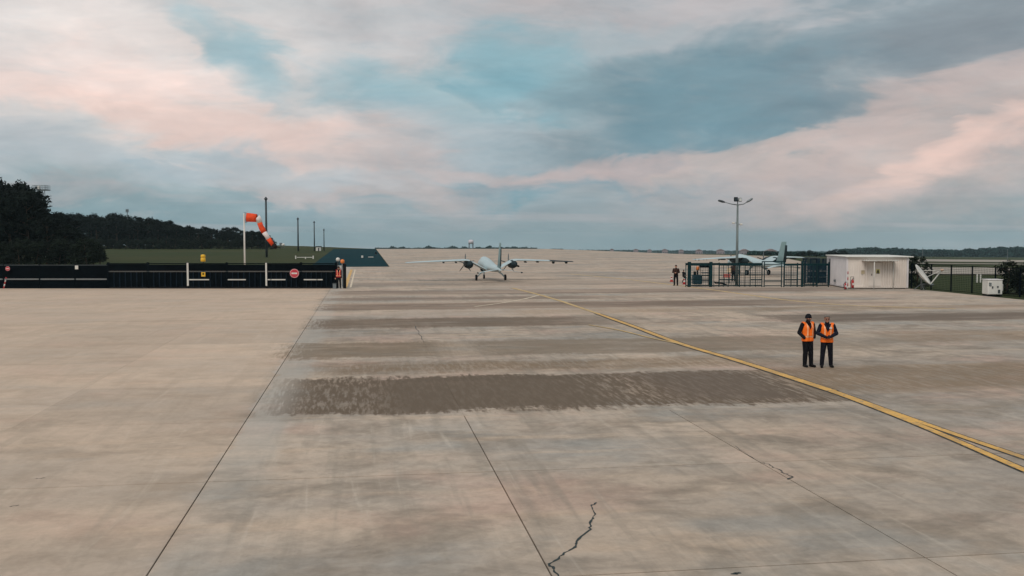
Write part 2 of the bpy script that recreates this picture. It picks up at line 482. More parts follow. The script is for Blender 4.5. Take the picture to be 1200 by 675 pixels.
M_LEAF = [pm('pine_needles', (12, 19, 14), .9, .5, .5, rnd=.25), pm('bush_leaves', (22, 29, 20), .9, .45, .8, rnd=.2),
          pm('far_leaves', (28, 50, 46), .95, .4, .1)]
M_BARK = pm('bark', (62, 50, 40), .95, .3, 3)
M_GLASS = pm('dark_glass', (52, 62, 68), .15, .1, 1)
M_ROOF = pm('hazed_roof_tiles', (128, 106, 104), .85, .15, .6)  # tile red muted, distance haze mixed into the colour
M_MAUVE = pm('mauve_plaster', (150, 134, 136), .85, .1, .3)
M_LEDG = pm('lamp_glass', (206, 208, 204), .2, .05, 3)

# ================================================================== ground and apron
def make_ground():
    rad = [0, 4, 8, 14, 22, 30, 40, 52, 64, 76, 88]
    r = 96
    while r < 480: rad.append(r); r += 6
    while r < 6000: rad.append(r); r *= 1.07
    NA = 240
    angs = []
    for k in range(NA):
        angs.append(-math.pi + 2 * math.pi * k / NA)
    v = [(0, 0, -.08)]; f = []
    for ri in rad[1:]:
        for a in angs:
            x, y = ri * math.sin(a), ri * math.cos(a)
            v.append((x, y, zt(x, y) - .08))
    for k in range(NA): f.append((0, 1 + (k + 1) % NA, 1 + k))
    for i in range(len(rad) - 2):
        for k in range(NA):
            k2 = (k + 1) % NA
            f.append((1 + i * NA + k, 1 + i * NA + k2, 1 + (i + 1) * NA + k2, 1 + (i + 1) * NA + k))
    b = MB(); b.add(v, f)
    o = b.build('ground', M_GRASS, smooth=True); return tag(o, 'grass airfield ground reaching the horizon', kind='structure')
make_ground()

def strip(name, bounds, mat, lift, rows, n=24, kind='structure', frame=True, parent=None):
    """a sheet following the terrain; bounds(t) gives (s0, s1) in the slab frame (or x, y when frame=False)"""
    b = MB(); vs = []; fs = []
    for t in rows:
        s0, s1 = bounds(t)
        for k in range(n + 1):
            s = s0 + (s1 - s0) * k / n
            p = ST(s, t) if frame else Vector((s, t, 0))
            vs.append((p.x, p.y, zt(p.x, p.y) + lift))
    for i in range(len(rows) - 1):
        for k in range(n):
            a = i * (n + 1) + k
            fs.append((a, a + 1, a + n + 2, a + n + 1))
    b.add(vs, fs)
    o = b.build(name, mat, parent)
    if kind: tag(o, kind=kind)
    return o

WS, WT = 5.18, 5.7
S0, T1 = -2.83, 12.2
TFAR = T1 + 7 * WT
SR = 44.0
def apron_bounds(t):
    sl = -90.0 if t <= 136 else 3.3
    sr = SR if t < 79 else SR + (t - 79) * .37
    return sl, sr
rows = [TFAR + (136 - TFAR) * k / 22 for k in range(23)]
apron = strip('apron', apron_bounds, M_CONF, 0.0, rows, 30)
tag(apron, 'wide concrete airfield apron with worn dark rows')
strip('taxiway', apron_bounds, M_CONF, 0.0, [136.001 + 4 * k for k in range(45)], 30)
# bed below the separate slabs
bed = strip('joint_bed', lambda t: (-90, SR), M_JOINT, -.045, [-20, 0, 20, 40, TFAR], 4, kind=None, parent=apron)
# slabs: every one a separate piece with open joints
slab_cache = {}
def slab_mesh(key, ws, wt):
    if key in slab_cache: return slab_cache[key]
    b = MB(); b.bevbox((0, 0, -.02), (ws, wt, .04), .003)
    slab_cache[key] = b.mesh('slab', M_CON); return slab_cache[key]
for r_ in range(-2, 7):
    for c_ in range(-7, 9):
        s0 = S0 + c_ * WS; t0 = T1 + r_ * WT
        def half(j): return .011 if j == 0 or (j in (1, 2) and r_ < 2) else (.0012 if j in (1, 2) else .0015)
        def cross(j): return {0: .016 if c_ >= 1 else .003, 1: .015, 2: .010}.get(j, .003)
        gn, gf = cross(r_), cross(r_ + 1)
        gl, gr = half(c_), half(c_ + 1)                   # half-gaps on either side
        o = bpy.data.objects.new('slab', slab_mesh((gl, gr, gn, gf), WS - gl - gr, WT - gn - gf)); COL.objects.link(o)
        p = ST(s0 + (WS + gl - gr) / 2, t0 + (WT + gn - gf) / 2)
        o.parent = apron; o.location = (p.x, p.y, random.uniform(-.002, .0)); o.rotation_euler = (random.uniform(-.0003, .0003), 0, TH)
        
# other bands of the airfield
def xy_strip(name, x0, x1, y0, y1, mat, lift, n=10, m=6):
    return strip(name, lambda y: (x0(y) if callable(x0) else x0, x1(y) if callable(x1) else x1), mat, lift, [y0 + (y1 - y0) * k / m for k in range(m + 1)], n, frame=False)
strip('asphalt_shoulder', lambda t: (-7.6 - (t - 136) * .012, 3.2), M_ASPH, -.03, [136.2 + 6 * k for k in range(30)], 10)
for nm, ya, yb, px0 in (('taxiway_band', 313.5, 321.5, 1020), ('runway_band', 304.2, 306.8, 1000), ('runway_band', 308.6, 309.3, 1060)):
    # solve the distance at which the falling ground shows at those heights of the picture
    def dist_for(py, px=1130):
        best = min((abs((275 + F * (H - zt((px - 600) / F * Y, Y)) / Y) - py), Y) for Y in np.arange(85, 900, 1.0))
        return float(best[1])
    y1_, y0_ = dist_for(ya), dist_for(yb)
    xy_strip(nm, lambda y, a=px0: (a - 600) / F * y, lambda y: 1.1 * y, y0_, y1_, M_RUN, .02, 16, 8)

# painted lines ------------------------------------------------------
def ribbon(name, pts, width, mat, lift=.004, off=0.0, parent=None, sub=6):
    P = [Vector((p.x, p.y)) for p in pts]
    Q = []
    for i in range(len(P) - 1):            # Catmull-Rom
        p0, p1, p2, p3 = P[max(i - 1, 0)], P[i], P[i + 1], P[min(i + 2, len(P) - 1)]
        for k in range(sub):
            u = k / sub
            Q.append(.5 * ((2 * p1) + (-p0 + p2) * u + (2 * p0 - 5 * p1 + 4 * p2 - p3) * u * u + (-p0 + 3 * p1 - 3 * p2 + p3) * u ** 3))
    Q.append(P[-1])
    b = MB(); vs = []
    for i, q in enumerate(Q):
        d = (Q[min(i + 1, len(Q) - 1)] - Q[max(i - 1, 0)]).normalized(); nrm = Vector((d.y, -d.x))
        wd = width[0] + (width[1] - width[0]) * i / (len(Q) - 1) if isinstance(width, tuple) else width
        for sg in (-.5, .5):
            v = q + nrm * (off + sg * wd); vs.append((v.x, v.y, zt(v.x, v.y) + lift))
    b.add(vs, [(2 * i, 2 * i + 1, 2 * i + 3, 2 * i + 2) for i in range(len(Q) - 1)])
    return b.build(name, mat, parent)
def gp(*pp): return [G(x, y) for x, y in pp]
main = gp((975, 458.4), (900, 434), (850, 418.5), (796, 402.5), (742, 382.5), (700, 367.5))
up_ = gp((1330, 580), (1200, 536.5), (1117, 508.3), (1050, 484.6), (975, 457.9), (900, 433.6))
lo_ = gp((1330, 604), (1200, 551), (1117, 515), (1050, 487.4), (975, 459.2), (900, 434.6))
ribbon('taxi_line_border', up_, .30, M_BLKP, .004, parent=apron)
ribbon('taxi_line_border', lo_, .30, M_BLKP, .005, parent=apron)
ribbon('taxi_line_border', main, .46, M_BLKP, .006, parent=apron)
ribbon('taxi_line', up_, .19, M_YEL, .010, 0, apron)
ribbon('taxi_line', lo_, .19, M_YEL, .012, 0, apron)
ribbon('taxi_line', main, (.32, .26), M_YEL, .014, 0, apron)
ribbon('taxi_line', [main[-1]] + gp((672, 358), (655, 352.3), (630, 345), (600, 337.5)), (.26, .34), M_YELF, .014, 0, apron)
ribbon('taxi_line', gp((690, 381), (725, 387), (762, 396), (800, 404)), .15, M_YELF, .018, 0, apron)
ribbon('taxi_line', gp((556, 359.5), (590, 355), (612, 351), (634, 345.5)), .2, M_PALE, .012, 0, apron)
ribbon('taxi_line', gp((668, 321), (740, 328), (837, 340), (880, 346), (925, 352), (1000, 358), (1120, 362)), .38, M_YELF, .006, 0, apron)
ribbon('taxi_line', gp((406.5, 337.5), (409, 330), (411.5, 322), (413.5, 316)), .3, M_YEL, .006, -.16, apron)
ribbon('taxi_line', gp((406.5, 337.5), (409, 330), (411.5, 322), (413.5, 316)), .16, M_PALE, .006, .28, apron)

# cracks --------------------------------------------------------------
def crack(pp, w0, w1, seed, jag=.022):
    rnd = random.Random(seed); pts = gp(*pp); Q = []
    for i in range(len(pts) - 1):
        for k in range(5):
            q = pts[i].lerp(pts[i + 1], k / 5)
            Q.append(q + Vector((rnd.uniform(-jag, jag), rnd.uniform(-jag, jag), 0)) * (0 if i == 0 and k == 0 else 1))
    Q.append(pts[-1])
    b = MB(); vs = []
    for i, q in enumerate(Q):
        d = (Q[min(i + 1, len(Q) - 1)] - Q[max(i - 1, 0)]); d = Vector((d.x, d.y, 0)).normalized(); n_ = Vector((d.y, -d.x, 0))
        wd = (w0 + (w1 - w0) * i / len(Q)) * rnd.uniform(.25, 1.35)
        vs += [q + n_ * wd / 2 + Vector((0, 0, .004)), q - n_ * wd / 2 + Vector((0, 0, .004))]
    b.add(vs, [(2 * i, 2 * i + 1, 2 * i + 3, 2 * i + 2) for i in range(len(Q) - 1)])
    o = b.build('crack', M_TAR, apron); return o
crack([(699, 589), (692, 594), (697, 602), (692, 611), (691, 620), (675, 635), (673, 641), (660, 650), (643, 661)], .026, .042, 3)
crack([(643, 661), (649, 667), (655, 678)], .04, .03, 4, .02)
crack([(892, 542.5), (900, 544), (912, 550), (922, 556), (928, 559), (924, 562)], .018, .04, 5, .03)
crack([(862, 523), (878, 534), (892, 543)], .012, .012, 6, .02)
crack([(858, 673), (862, 671.5), (868, 672)], .06, .05, 8, .02)
crack([(487, 382), (492, 392), (497, 401)], .03, .03, 9, .05)
crack([(11, 594), (16, 593), (22, 592)], .03, .02, 11, .02)
crack([(42, 561), (48, 561), (53, 560)], .02, .02, 12, .02)

# ================================================================== people
def cone_mesh(b, p0, p1, r0, r1, n=12):
    """closed round cone"""
    p0, p1 = Vector(p0), Vector(p1); ax = p1 - p0
    if ax.length < 1e-5: ax = Vector((0, 0, 1e-4)); p1 = p0 + ax
    d = ax.normalized(); a = d.orthogonal().normalized(); c = d.cross(a)
    rings = []
    for k in range(1, 5):
        t = math.pi / 2 * k / 4; rings.append((p0 - d * r0 * math.cos(t), r0 * math.sin(t)))
    for k in range(0, 4):
        t = math.pi / 2 * k / 4; rings.append((p1 + d * r1 * math.sin(t), r1 * math.cos(t)))
    b.loft([[p + (a * math.cos(2 * math.pi * q / n) + c * math.sin(2 * math.pi * q / n)) * r for q in range(n)] for p, r in rings])

def finish_remesh(b, voxel, name, it=3):
    me = b.mesh(name, M_BLACK)
    o = bpy.data.objects.new('tmp', me); COL.objects.link(o)
    m = o.modifiers.new('r', 'REMESH'); m.mode = 'VOXEL'; m.voxel_size = voxel
    s = o.modifiers.new('s', 'SMOOTH'); s.factor = .5; s.iterations = it
    bpy.context.view_layer.update()
    dg = bpy.context.evaluated_depsgraph_get()
    out = bpy.data.meshes.new_from_object(o.evaluated_get(dg))
    bpy.data.objects.remove(o); bpy.data.meshes.remove(me)
    out.name = name
    return out

def person(loc, rz, label, cat_mats, arms, voxel, vest=None, head=None, stance=.11, height=1.75, hands=True, group=None, prop=None, legs=None):
    """arms: per side (elbow, wrist, hand_dir); facing -Y; cat_mats maps tag -> material"""
    root = empty('person', loc, label, 'person', group, rz, height / 1.75)
    P = []
    def c(t, p0, p1, r0, r1): P.append((t, Vector(p0), Vector(p1), r0, r1))
    for sx in (-1, 1):
        c('torso', (sx * .075, .005, 1.00), (sx * .095, .01, 1.33), .115, .118)
        c('torso', (sx * .06, -.03, 1.06), (sx * .07, -.035, 1.30), .095, .10)
        c('torso', (sx * .10, .01, 1.36), (sx * .165, .015, 1.42), .095, .075)
        c('pelvis', (sx * .075, .01, .90), (sx * .07, .01, 1.0), .118, .112)
        hip = Vector((sx * .088, .005, .89))
        if legs: knee, ank = Vector(legs[sx][0]), Vector(legs[sx][1])
        else: knee, ank = Vector((sx * (stance * .98), -.015, .50)), Vector((sx * stance, .02, .10))
        c('legs', hip, knee, .108, .082); c('legs', knee, ank, .082, .068)
        c('legs', knee + Vector((0, .02, -.08)), ank + Vector((0, .01, .12)), .078, .066)
        toe = ank + Vector((sx * .03, -.16, -.055)); heel = ank + Vector((0, .035, -.05))
        c('shoe', heel, toe, .048, .042); c('shoe', ank + Vector((0, 0, -.03)), ank + Vector((sx * .015, -.08, -.045)), .055, .046)
        sh = Vector((sx * .20, .015, 1.40)); elb, wr, hd = [Vector(q) for q in arms[sx]]
        c('arm', sh, elb, .075, .062); c('arm', elb, wr, .062, .048)
        if hands:
            hd = hd.normalized(); side = hd.cross(Vector((0, -1, 0)))
            if side.length < .2: side = hd.cross(Vector((0, 0, 1)))
            side.normalize(); nrm = side.cross(hd).normalized()
            pa = wr + hd * .03; pb = wr + hd * .085
            for q in (-.022, 0, .022): c('skin', pa + side * q * .8, pb + side * q, .017, .015)
            for q, ln in ((-.031, .062), (-.0105, .074), (.0105, .07), (.031, .054)):
                k0 = pb + side * q; k1 = k0 + hd * ln * .55 + nrm * .008; k2 = k1 + hd * ln * .35 + nrm * .03
                c('skin', k0, k1, .0105, .0095); c('skin', k1, k2, .0095, .008)
            tb = pa + side * .03; c('skin', tb, tb + side * .028 + hd * .03, .013, .011)
            c('skin', tb + side * .028 + hd * .03, tb + side * .03 + hd * .062, .011, .009)
    c('neck', (0, .02, 1.42), (0, .01, 1.53), .07, .058)
    c('collar', (0, .015, 1.44), (0, .005, 1.485), .085, .075)
    tilt = head.get('tilt', Vector((0, 0, 0))) if head else Vector()
    hc = Vector((0, -.01, 1.62)) + tilt
    c('head', hc + Vector((0, .018, .045)), hc + Vector((0, .02, .06)), .088, .088)
    c('head', hc + Vector((0, -.015, -.03)), hc + Vector((0, -.012, .04)), .066, .078)
    c('head', hc + Vector((0, -.045, -.075)), hc + Vector((0, -.03, -.055)), .036, .05)
    c('head', hc + Vector((0, -.088, .015)), hc + Vector((0, -.105, -.018)), .010, .015)
    for sx in (-1, 1):
        c('head', hc + Vector((sx * .083, .012, .02)), hc + Vector((sx * .08, .012, -.02)), .016, .012)
        c('head', hc + Vector((sx * .04, -.055, -.01)), hc + Vector((sx * .04, -.055, -.02)), .032, .03)
    b = MB()
    for t, p0, p1, r0, r1 in P: cone_mesh(b, p0, p1, r0, r1)
    me = finish_remesh(b, voxel, 'body')
    n = len(me.polygons); cen = np.empty(n * 3); me.polygons.foreach_get('center', cen); cen = cen.reshape(-1, 3)
    D = []
    for t, p0, p1, r0, r1 in P:
        a = np.array(p0); ba = np.array(p1) - a; h = np.clip(((cen - a) @ ba) / max(ba @ ba, 1e-9), 0, 1)
        D.append(np.linalg.norm(cen - a - h[:, None] * ba, axis=1) - (r0 + (r1 - r0) * h))
    tags = [p[0] for p in P]; who = np.array(D).argmin(0)
    names = sorted(set(tags)) + ['eye', 'beard', 'mouth']
    me.materials.clear()
    for t in names: me.materials.append(cat_mats.get(t, cat_mats['torso']))
    tagid = np.array([names.index(t) for t in tags])[who]
    loc3 = cen - np.array(hc)
    isface = np.isin(tagid, [names.index('head')])
    for sx in (-1, 1):
        e = np.linalg.norm((loc3 - np.array([sx * .034, -.075, .012])) / np.array([.020, .03, .010]), axis=1) < 1
        tagid[e & isface] = names.index('eye')
    mo = np.linalg.norm((loc3 - np.array([0, -.085, -.055])) / np.array([.026, .03, .007]), axis=1) < 1
    tagid[mo & isface] = names.index('mouth')
    if head and head.get('beard'):
        bd = isface & (loc3[:, 2] < -.03) & (loc3[:, 1] < .03) & ~mo
        tagid[bd] = names.index('beard')
    me.polygons.foreach_set('material_index', tagid.astype(np.int32))
    me.polygons.foreach_set('use_smooth', [True] * n); me.update()
    body = bpy.data.objects.new('body', me); COL.objects.link(body); body.parent = root
    if vest:
        hem, vm, sm, vbase = vest
        tg = np.array(tags)[who]
        ok = np.isin(tg, ['torso', 'pelvis', 'legs', 'collar']) & (cen[:, 2] > hem) & (cen[:, 2] < 1.485)
        vee = (cen[:, 1] < -.02) & (cen[:, 2] > vbase) & (np.abs(cen[:, 0]) < .012 + .40 * (cen[:, 2] - vbase))
        ok &= ~vee & ~((np.abs(cen[:, 0]) < .09) & (cen[:, 2] > 1.455))
        nv = len(me.vertices); co = np.empty(nv * 3); me.vertices.foreach_get('co', co); co = co.reshape(-1, 3)
        no = np.array([v.normal[:] for v in me.vertices])
        flare = np.where(co[:, 2] < 1.1, .006, 0)
        co2 = co + no * (.013 + flare)[:, None]
        co3 = co + no * .004
        idx = np.nonzero(ok)[0]; used = {}; vb = MB(); vs = []; fs = []; ms = []
        edges = {}
        for i in idx:
            f = list(me.polygons[i].vertices); ff = []
            for q in f:
                if q not in used: used[q] = len(vs); vs.append(tuple(co2[q])); vs.append(tuple(co3[q]))
                ff.append(used[q])
            x, y, z = cen[i]
            st_ = (.075 < abs(x) < .112 and z > .98) or (.995 < z < 1.04)
            fs.append(tuple(ff)); ms.append(1 if st_ else 0)
            for k in range(len(ff)):
                e = (ff[k], ff[(k + 1) % len(ff)]); edges[e] = edges.get(e, 0) + 1
        for (a, c2) in list(edges):
            if (c2, a) not in edges: fs.append((c2, a, a + 1, c2 + 1)); ms.append(0)
        vb.v = vs; vb.f = fs; vb.m = ms
        vm_ = vb.mesh('vest', [vm, sm], True)
        vo = bpy.data.objects.new('vest', vm_); COL.objects.link(vo); vo.parent = root
    if head:
        hb = MB(); kind = head['kind']; n = 20
        rings = []
        prof = {'beanie': [(-.005, 1.10), (.02, 1.12), (.025, 1.08), (.06, 1.06), (.10, .93), (.13, .70), (.148, .38), (.152, .02)],
                'hair': [(.045, 1.03), (.06, 1.05), (.09, .99), (.115, .82), (.135, .55), (.147, .25), (.149, .02)],
                'cap': [(.03, 1.06), (.06, 1.07), (.10, .98), (.13, .72), (.143, .35), (.146, .02)]}[kind]
        for z, k in prof:
            rings.append([hc + Vector((.092 * k * math.cos(2 * math.pi * q / n), .012 + .104 * k * math.sin(2 * math.pi * q / n),
                          z + (-.03 if kind == 'hair' else -.012) * math.sin(2 * math.pi * q / n) * (1 if k > .9 else .3))) for q in range(n)])
        hb.loft(rings)
        nm = {'beanie': 'knit_hat', 'hair': 'hair', 'cap': 'cap'}[kind]
        hb.build(nm, head['mat'], root, True)
        if kind == 'cap':
            pb = MB(); pb.loft([[hc + Vector((x, y, z + .04)) for x, y, z in ((-.07 * k, -.08 - (1 - k) * .11, 0), (.07 * k, -.08 - (1 - k) * .11, 0), (.07 * k, -.08 - (1 - k) * .11, .008), (-.07 * k, -.08 - (1 - k) * .11, .008))] for k in (1, .9, .6)])
            pb.build('visor', head['mat'], root)
        if head.get('glasses'):
            gb = MB()
            for sx in (-1, 1):
                gb.box(hc + Vector((sx * .033, -.094, .012)), (.05, .008, .03))
                gb.box(hc + Vector((sx * .075, -.045, .016)), (.006, .10, .008))
            gb.box(hc + Vector((0, -.098, .018)), (.02, .006, .008)); gb.build('sunglasses', M_BLACK, root)
    return root

SKIN = pm('skin', (176, 126, 104), .55, .1, 8); EYE = pm('eye_dark', (40, 28, 24), .4, .1, 8); MOUTH = pm('mouth', (140, 84, 76), .5, .1, 8)
JK = pm('black_jacket', (24, 25, 30), .8, .25, 9); TR = pm('black_trousers', (20, 20, 23), .85, .25, 7); TRN = pm('navy_trousers', (23, 23, 30), .85, .25, 7)
JKN = pm('navy_jacket', (24, 27, 40), .8, .25, 9)
SHOE = pm('black_shoes', (22, 20, 20), .5, .2, 9); VEST = pm('orange_vest', (255, 112, 18), .6, .1, 6); STRP = pm('reflective_tape', (246, 176, 128), .35, .08, 6)
REDV = pm('red_vest', (170, 26, 38), .7, .15, 6); BRN = pm('brown_jacket', (58, 40, 34), .8, .25, 7); GRYH = pm('grey_hair', (112, 104, 96), .8, .2, 12); DKH = pm('dark_hair', (28, 24, 22), .8, .2, 12)
BEARD = pm('dark_beard', (62, 44, 36), .8, .2, 12)
def mats(jacket, trousers): return {'torso': jacket, 'pelvis': trousers, 'legs': trousers, 'arm': jacket, 'shoe': SHOE, 'skin': SKIN, 'neck': SKIN, 'head': SKIN, 'collar': jacket, 'eye': EYE, 'beard': BEARD, 'mouth': MOUTH}
p = G(946, 430)
mm = mats(JK, TR); mm['neck'] = JK
person(p, R(20), 'person in black knit hat and orange vest with hands in jacket pockets', mm,
       {-1: ((-.30, .06, 1.14), (-.20, -.08, .98), (.5, -.3, -.8)), 1: ((.30, .06, 1.14), (.20, -.08, .98), (-.5, -.3, -.8))}, .0065,
       (.86, VEST, STRP, 1.24), {'kind': 'beanie', 'mat': JK, 'beard': True, 'tilt': Vector((.005, -.01, -.01))}, .085, 1.77, hands=False, legs={-1: ((-.085, -.01, .50), (-.08, .03, .10)), 1: ((.10, -.04, .50), (.11, -.05, .10))})
p = G(968.5, 430.5)
mm = mats(JKN, TRN); mm['skin'] = pm('dark_gloves', (44, 42, 48), .8)
m2 = person(p, R(-6), 'bareheaded person with grey hair and orange vest, hands clasped in front', mm,
       {-1: ((-.31, .00, 1.14), (-.09, -.20, 1.04), (.95, -.15, -.2)), 1: ((.31, .00, 1.14), (.09, -.20, 1.05), (-.95, -.2, -.15))}, .0065,
       (.85, VEST, STRP, 1.18), {'kind': 'hair', 'mat': GRYH, 'glasses': True, 'tilt': Vector((-.012, -.012, -.004))}, .14, 1.74, legs={-1: ((-.135, -.03, .50), (-.165, -.05, .10)), 1: ((.12, .0, .50), (.15, .05, .10))})
b = MB(); b.bevbox((.085, -.158, 1.33), (.085, .012, .055), .003); b.build('badge', M_WHITE, m2)
hang = {-1: ((-.27, .04, 1.12), (-.25, -.03, .88), (0, -.1, -1)), 1: ((.27, .04, 1.12), (.25, -.03, .88), (0, -.1, -1))}
fold = {-1: ((-.28, .02, 1.14), (-.06, -.18, 1.10), (1, -.1, .1)), 1: ((.28, .02, 1.14), (.06, -.20, 1.08), (-1, -.1, .1))}
p = G(397, 338)
person(p, R(5), 'person in dark clothes and red vest standing before the gate pillar', mats(JK, TR), hang, .012, (.90, REDV, STRP, 1.25), {'kind': 'cap', 'mat': JK}, .12, 1.80)
p = G(792, 334.8)
person(p, R(-20), 'person in brown jacket standing alone left of the green steel cage', mats(BRN, TR), fold, .012, None, {'kind': 'hair', 'mat': DKH}, .13, 1.78)
p = G(859.5, 330.0)
person(p, R(160), 'person in dark jacket behind the green railings by the lamp post', mats(BRN, TR), hang, .014, None, {'kind': 'hair', 'mat': DKH}, .12, 1.74)
p = G(801, 331.5)
person(p, R(120), 'person in black crouching behind the left corner of green cage', mats(JK, TR),
       {-1: ((-.24, -.12, 1.12), (-.14, -.34, 1.0), (.2, -.9, -.3)), 1: ((.24, -.12, 1.12), (.14, -.34, 1.0), (-.2, -.9, -.3))}, .014,
       None, {'kind': 'cap', 'mat': JK}, .12, 1.2, legs={-1: ((-.15, -.30, .72), (-.13, .0, .10)), 1: ((.15, -.30, .70), (.13, .02, .10))})

# ================================================================== aircraft
def ell(c, rx, rz, n=16):
    return [Vector((c[0] + rx * math.cos(2 * math.pi * k / n), c[1], c[2] + rz * math.sin(2 * math.pi * k / n))) for k in range(n)]
def foil(p, chord, th, n=12):
    """wing section: p is the leading edge, chord runs backwards (-Y)"""
    out = []
    for k in range(n):
        a = 2 * math.pi * k / n; x = .5 - .5 * math.cos(a)
        t = th * (1.35 * math.sqrt(max(x, 0)) * (1 - x) + .02) * (1 if a < math.pi else -.65)
        out.append(Vector((p[0], p[1] - x * chord, p[2] + t)))
    return out
def vfoil(p, chord, th, n=12):
    return [Vector((p[0] + (q.z - p[2]), q.y, p[2])) for q in foil(p, chord, th, n)]
def aircraft(loc, rz, label):
    r = empty('drone_aircraft', loc, label, 'aircraft', 'grey twin engined drones', rz)
    b = MB()
    secs = [(5.6, 1.28, .05, .05), (5.3, 1.30, .26, .22), (4.7, 1.38, .44, .40), (3.8, 1.50, .55, .56), (2.8, 1.56, .60, .64), (1.6, 1.48, .60, .56),
            (0.2, 1.34, .56, .44), (-1.4, 1.24, .48, .36), (-3.0, 1.18, .34, .27), (-4.3, 1.14, .20, .17), (-4.9, 1.12, .07, .06)]
    b.loft([ell((0, y, z), rx, rzz, 20) for y, z, rx, rzz in secs]); fus = b.build('fuselage', M_AIR, r, True)
    b = MB(); b.loft([ell((0, y, z), rx, rzz, 16) for y, z, rx, rzz in [(4.3, 1.8, .03, .02), (4.0, 1.85, .30, .2), (3.3, 1.92, .42, .32), (2.4, 1.86, .38, .28), (1.5, 1.72, .03, .03)]])
    b.build('antenna_dome', M_AIR, fus, True)
    b = MB(); b.lathe([(.02, -.28), (.17, -.22), (.22, -.05), (.22, .12)], (0, 4.3, .98), 14); b.build('camera_ball', M_AIR2, fus, True)
    for sx in (-1, 1):
        b = MB(); b.loft([foil((0, 1.0, 1.02), 1.9, .26), foil((sx * .6, 1.0, 1.08), 1.8, .26), foil((sx * 2.1, .85, 1.88), 1.6, .26), foil((sx * 2.5, .82, 1.94), 1.6, .25),
                  foil((sx * 5.4, .52, 1.86), 1.25, .19), foil((sx * 8.1, .25, 1.76), .85, .10), foil((sx * 8.25, .1, 1.76), .3, .02)])
        wing = b.build('wing', M_AIR, r, True)
        for xx in (3.4, 4.6):
            b = MB(); b.loft([ell((sx * xx, y, 1.76), q, q * 1.3, 8) for y, q in ((.5, .02), (.2, .06), (-.5, .05), (-.85, .01))]); b.build('hinge_fairing', M_AIR2, wing, True)
        if sx > 0:
            b = MB(); b.loft([foil((sx * 5.75, .51, 1.85), 1.23, .192), foil((sx * 8.12, .26, 1.76), .88, .115)])
            b.build('dark_tip_panel', M_AIR2, wing, True)
            for xx in (6.2, 7.5):
                b = MB(); b.loft([ell((sx * xx, y, 1.70), q, q * 1.5, 8) for y, q in ((.3, .02), (.1, .09), (-.4, .08), (-.6, .01))]); b.build('hinge_fairing', M_AIR2, wing, True)
        # nacelle with propeller
        b = MB(); b.loft([ell((sx * 2.15, y, z), q, q * 1.08, 14) for y, z, q in ((1.75, 1.60, .16), (1.5, 1.60, .28), (.8, 1.58, .38), (-.2, 1.56, .39), (-.9, 1.56, .30), (-1.25, 1.58, .16))])
        nac = b.build('engine_nacelle', M_AIR2, r, True)
        b = MB(); b.tube([(sx * 2.5, -.5, 1.40), (sx * 2.55, -.95, 1.38)], .09, 10); b.build('exhaust', M_BLACK, nac)
        b = MB(); b.loft([ell((sx * 2.15, y, 1.60), q, q, 12) for y, q in ((1.76, .17), (1.95, .14), (2.12, .03))]); sp = b.build('spinner', M_AIR2, r, True)
        for k in range(5):
            a = 2 * math.pi * k / 5 + .3; ca, sa = math.cos(a), math.sin(a); rings = []
            for q, cw in ((.12, .08), (.4, .12), (.75, .10), (.95, .04)):
                tw = .9 - .6 * q; cx, cy = cw / 2 * math.cos(tw), cw / 2 * math.sin(tw); o_ = Vector((sx * 2.15, 1.88, 1.60)) + Vector((ca, 0, sa)) * q
                t_ = Vector((-sa, 0, ca)); rings.append([o_ + t_ * cx + Vector((0, cy, 0)), o_ + t_ * .01 + Vector((0, .012, 0)), o_ - t_ * cx - Vector((0, cy, 0)), o_ - t_ * .01 - Vector((0, .012, 0))])
            b = MB(); b.loft(rings); b.build('propeller_blade', pm('blade_grey', (96, 102, 104), .6, .1, 3), sp)
        b = MB(); b.loft([foil((0, -3.5, 1.20), 1.05, .07), foil((sx * .9, -3.75, 1.10), .85, .06), foil((sx * 2.05, -4.05, .90), .55, .03)])
        b.build('tailplane', M_AIR, r, True)
        b = MB(); b.loft([ell((sx * 2.06, y, .90), q, q, 8) for y, q in ((-3.95, .02), (-4.2, .07), (-4.55, .06), (-4.7, .01))]); b.build('tail_tip_light', M_AIR2, r, True)
        # main gear
        b = MB(); b.tube([(sx * .45, .05, 1.05), (sx * 1.1, -.05, .62), (sx * 1.36, -.08, .32)], [.08, .07, .06], 8); b.tube([(sx * .5, .35, 1.0), (sx * 1.2, 0, .5)], .035, 6)
        leg = b.build('main_gear_leg', M_AIR, r, True)
        wheel(r, (sx * 1.42, -.08, .29), .29, .16)
    b = MB(); b.loft([vfoil((0, -3.05, 1.15), 1.75, .11), vfoil((0, -3.55, 2.2), 1.25, .09), vfoil((0, -4.1, 3.6), .85, .06), vfoil((0, -4.2, 3.68), .7, .03)])
    fin = b.build('fin', pm('fin_shaded_grey', (126, 150, 151), .5, .06, .8), r, True)  # airframe grey darkened: the fin's shade is part of its colour
    b = MB(); b.loft([vfoil((0, -4.42, 1.5), .5, .10), vfoil((0, -4.66, 2.9), .42, .075), vfoil((0, -4.70, 3.3), .38, .06)]); b.build('rudder', M_AIR2, fin, True)
    b = MB(); b.lathe([(.02, -.06), (.06, -.03), (.06, .03), (.02, .06)], (.0, -4.93, 1.14), 8); b.build('tail_light', M_WHITE, r, True)
    b = MB(); b.tube([(0, 3.5, 1.1), (0, 3.42, .62), (0, 3.4, .25)], [.07, .06, .05], 8); b.tube([(0, 2.9, 1.05), (0, 3.42, .55)], .03, 6); b.build('nose_gear_leg', M_AIR, r, True)
    wheel(r, (.0, 3.4, .22), .22, .14)
    return r
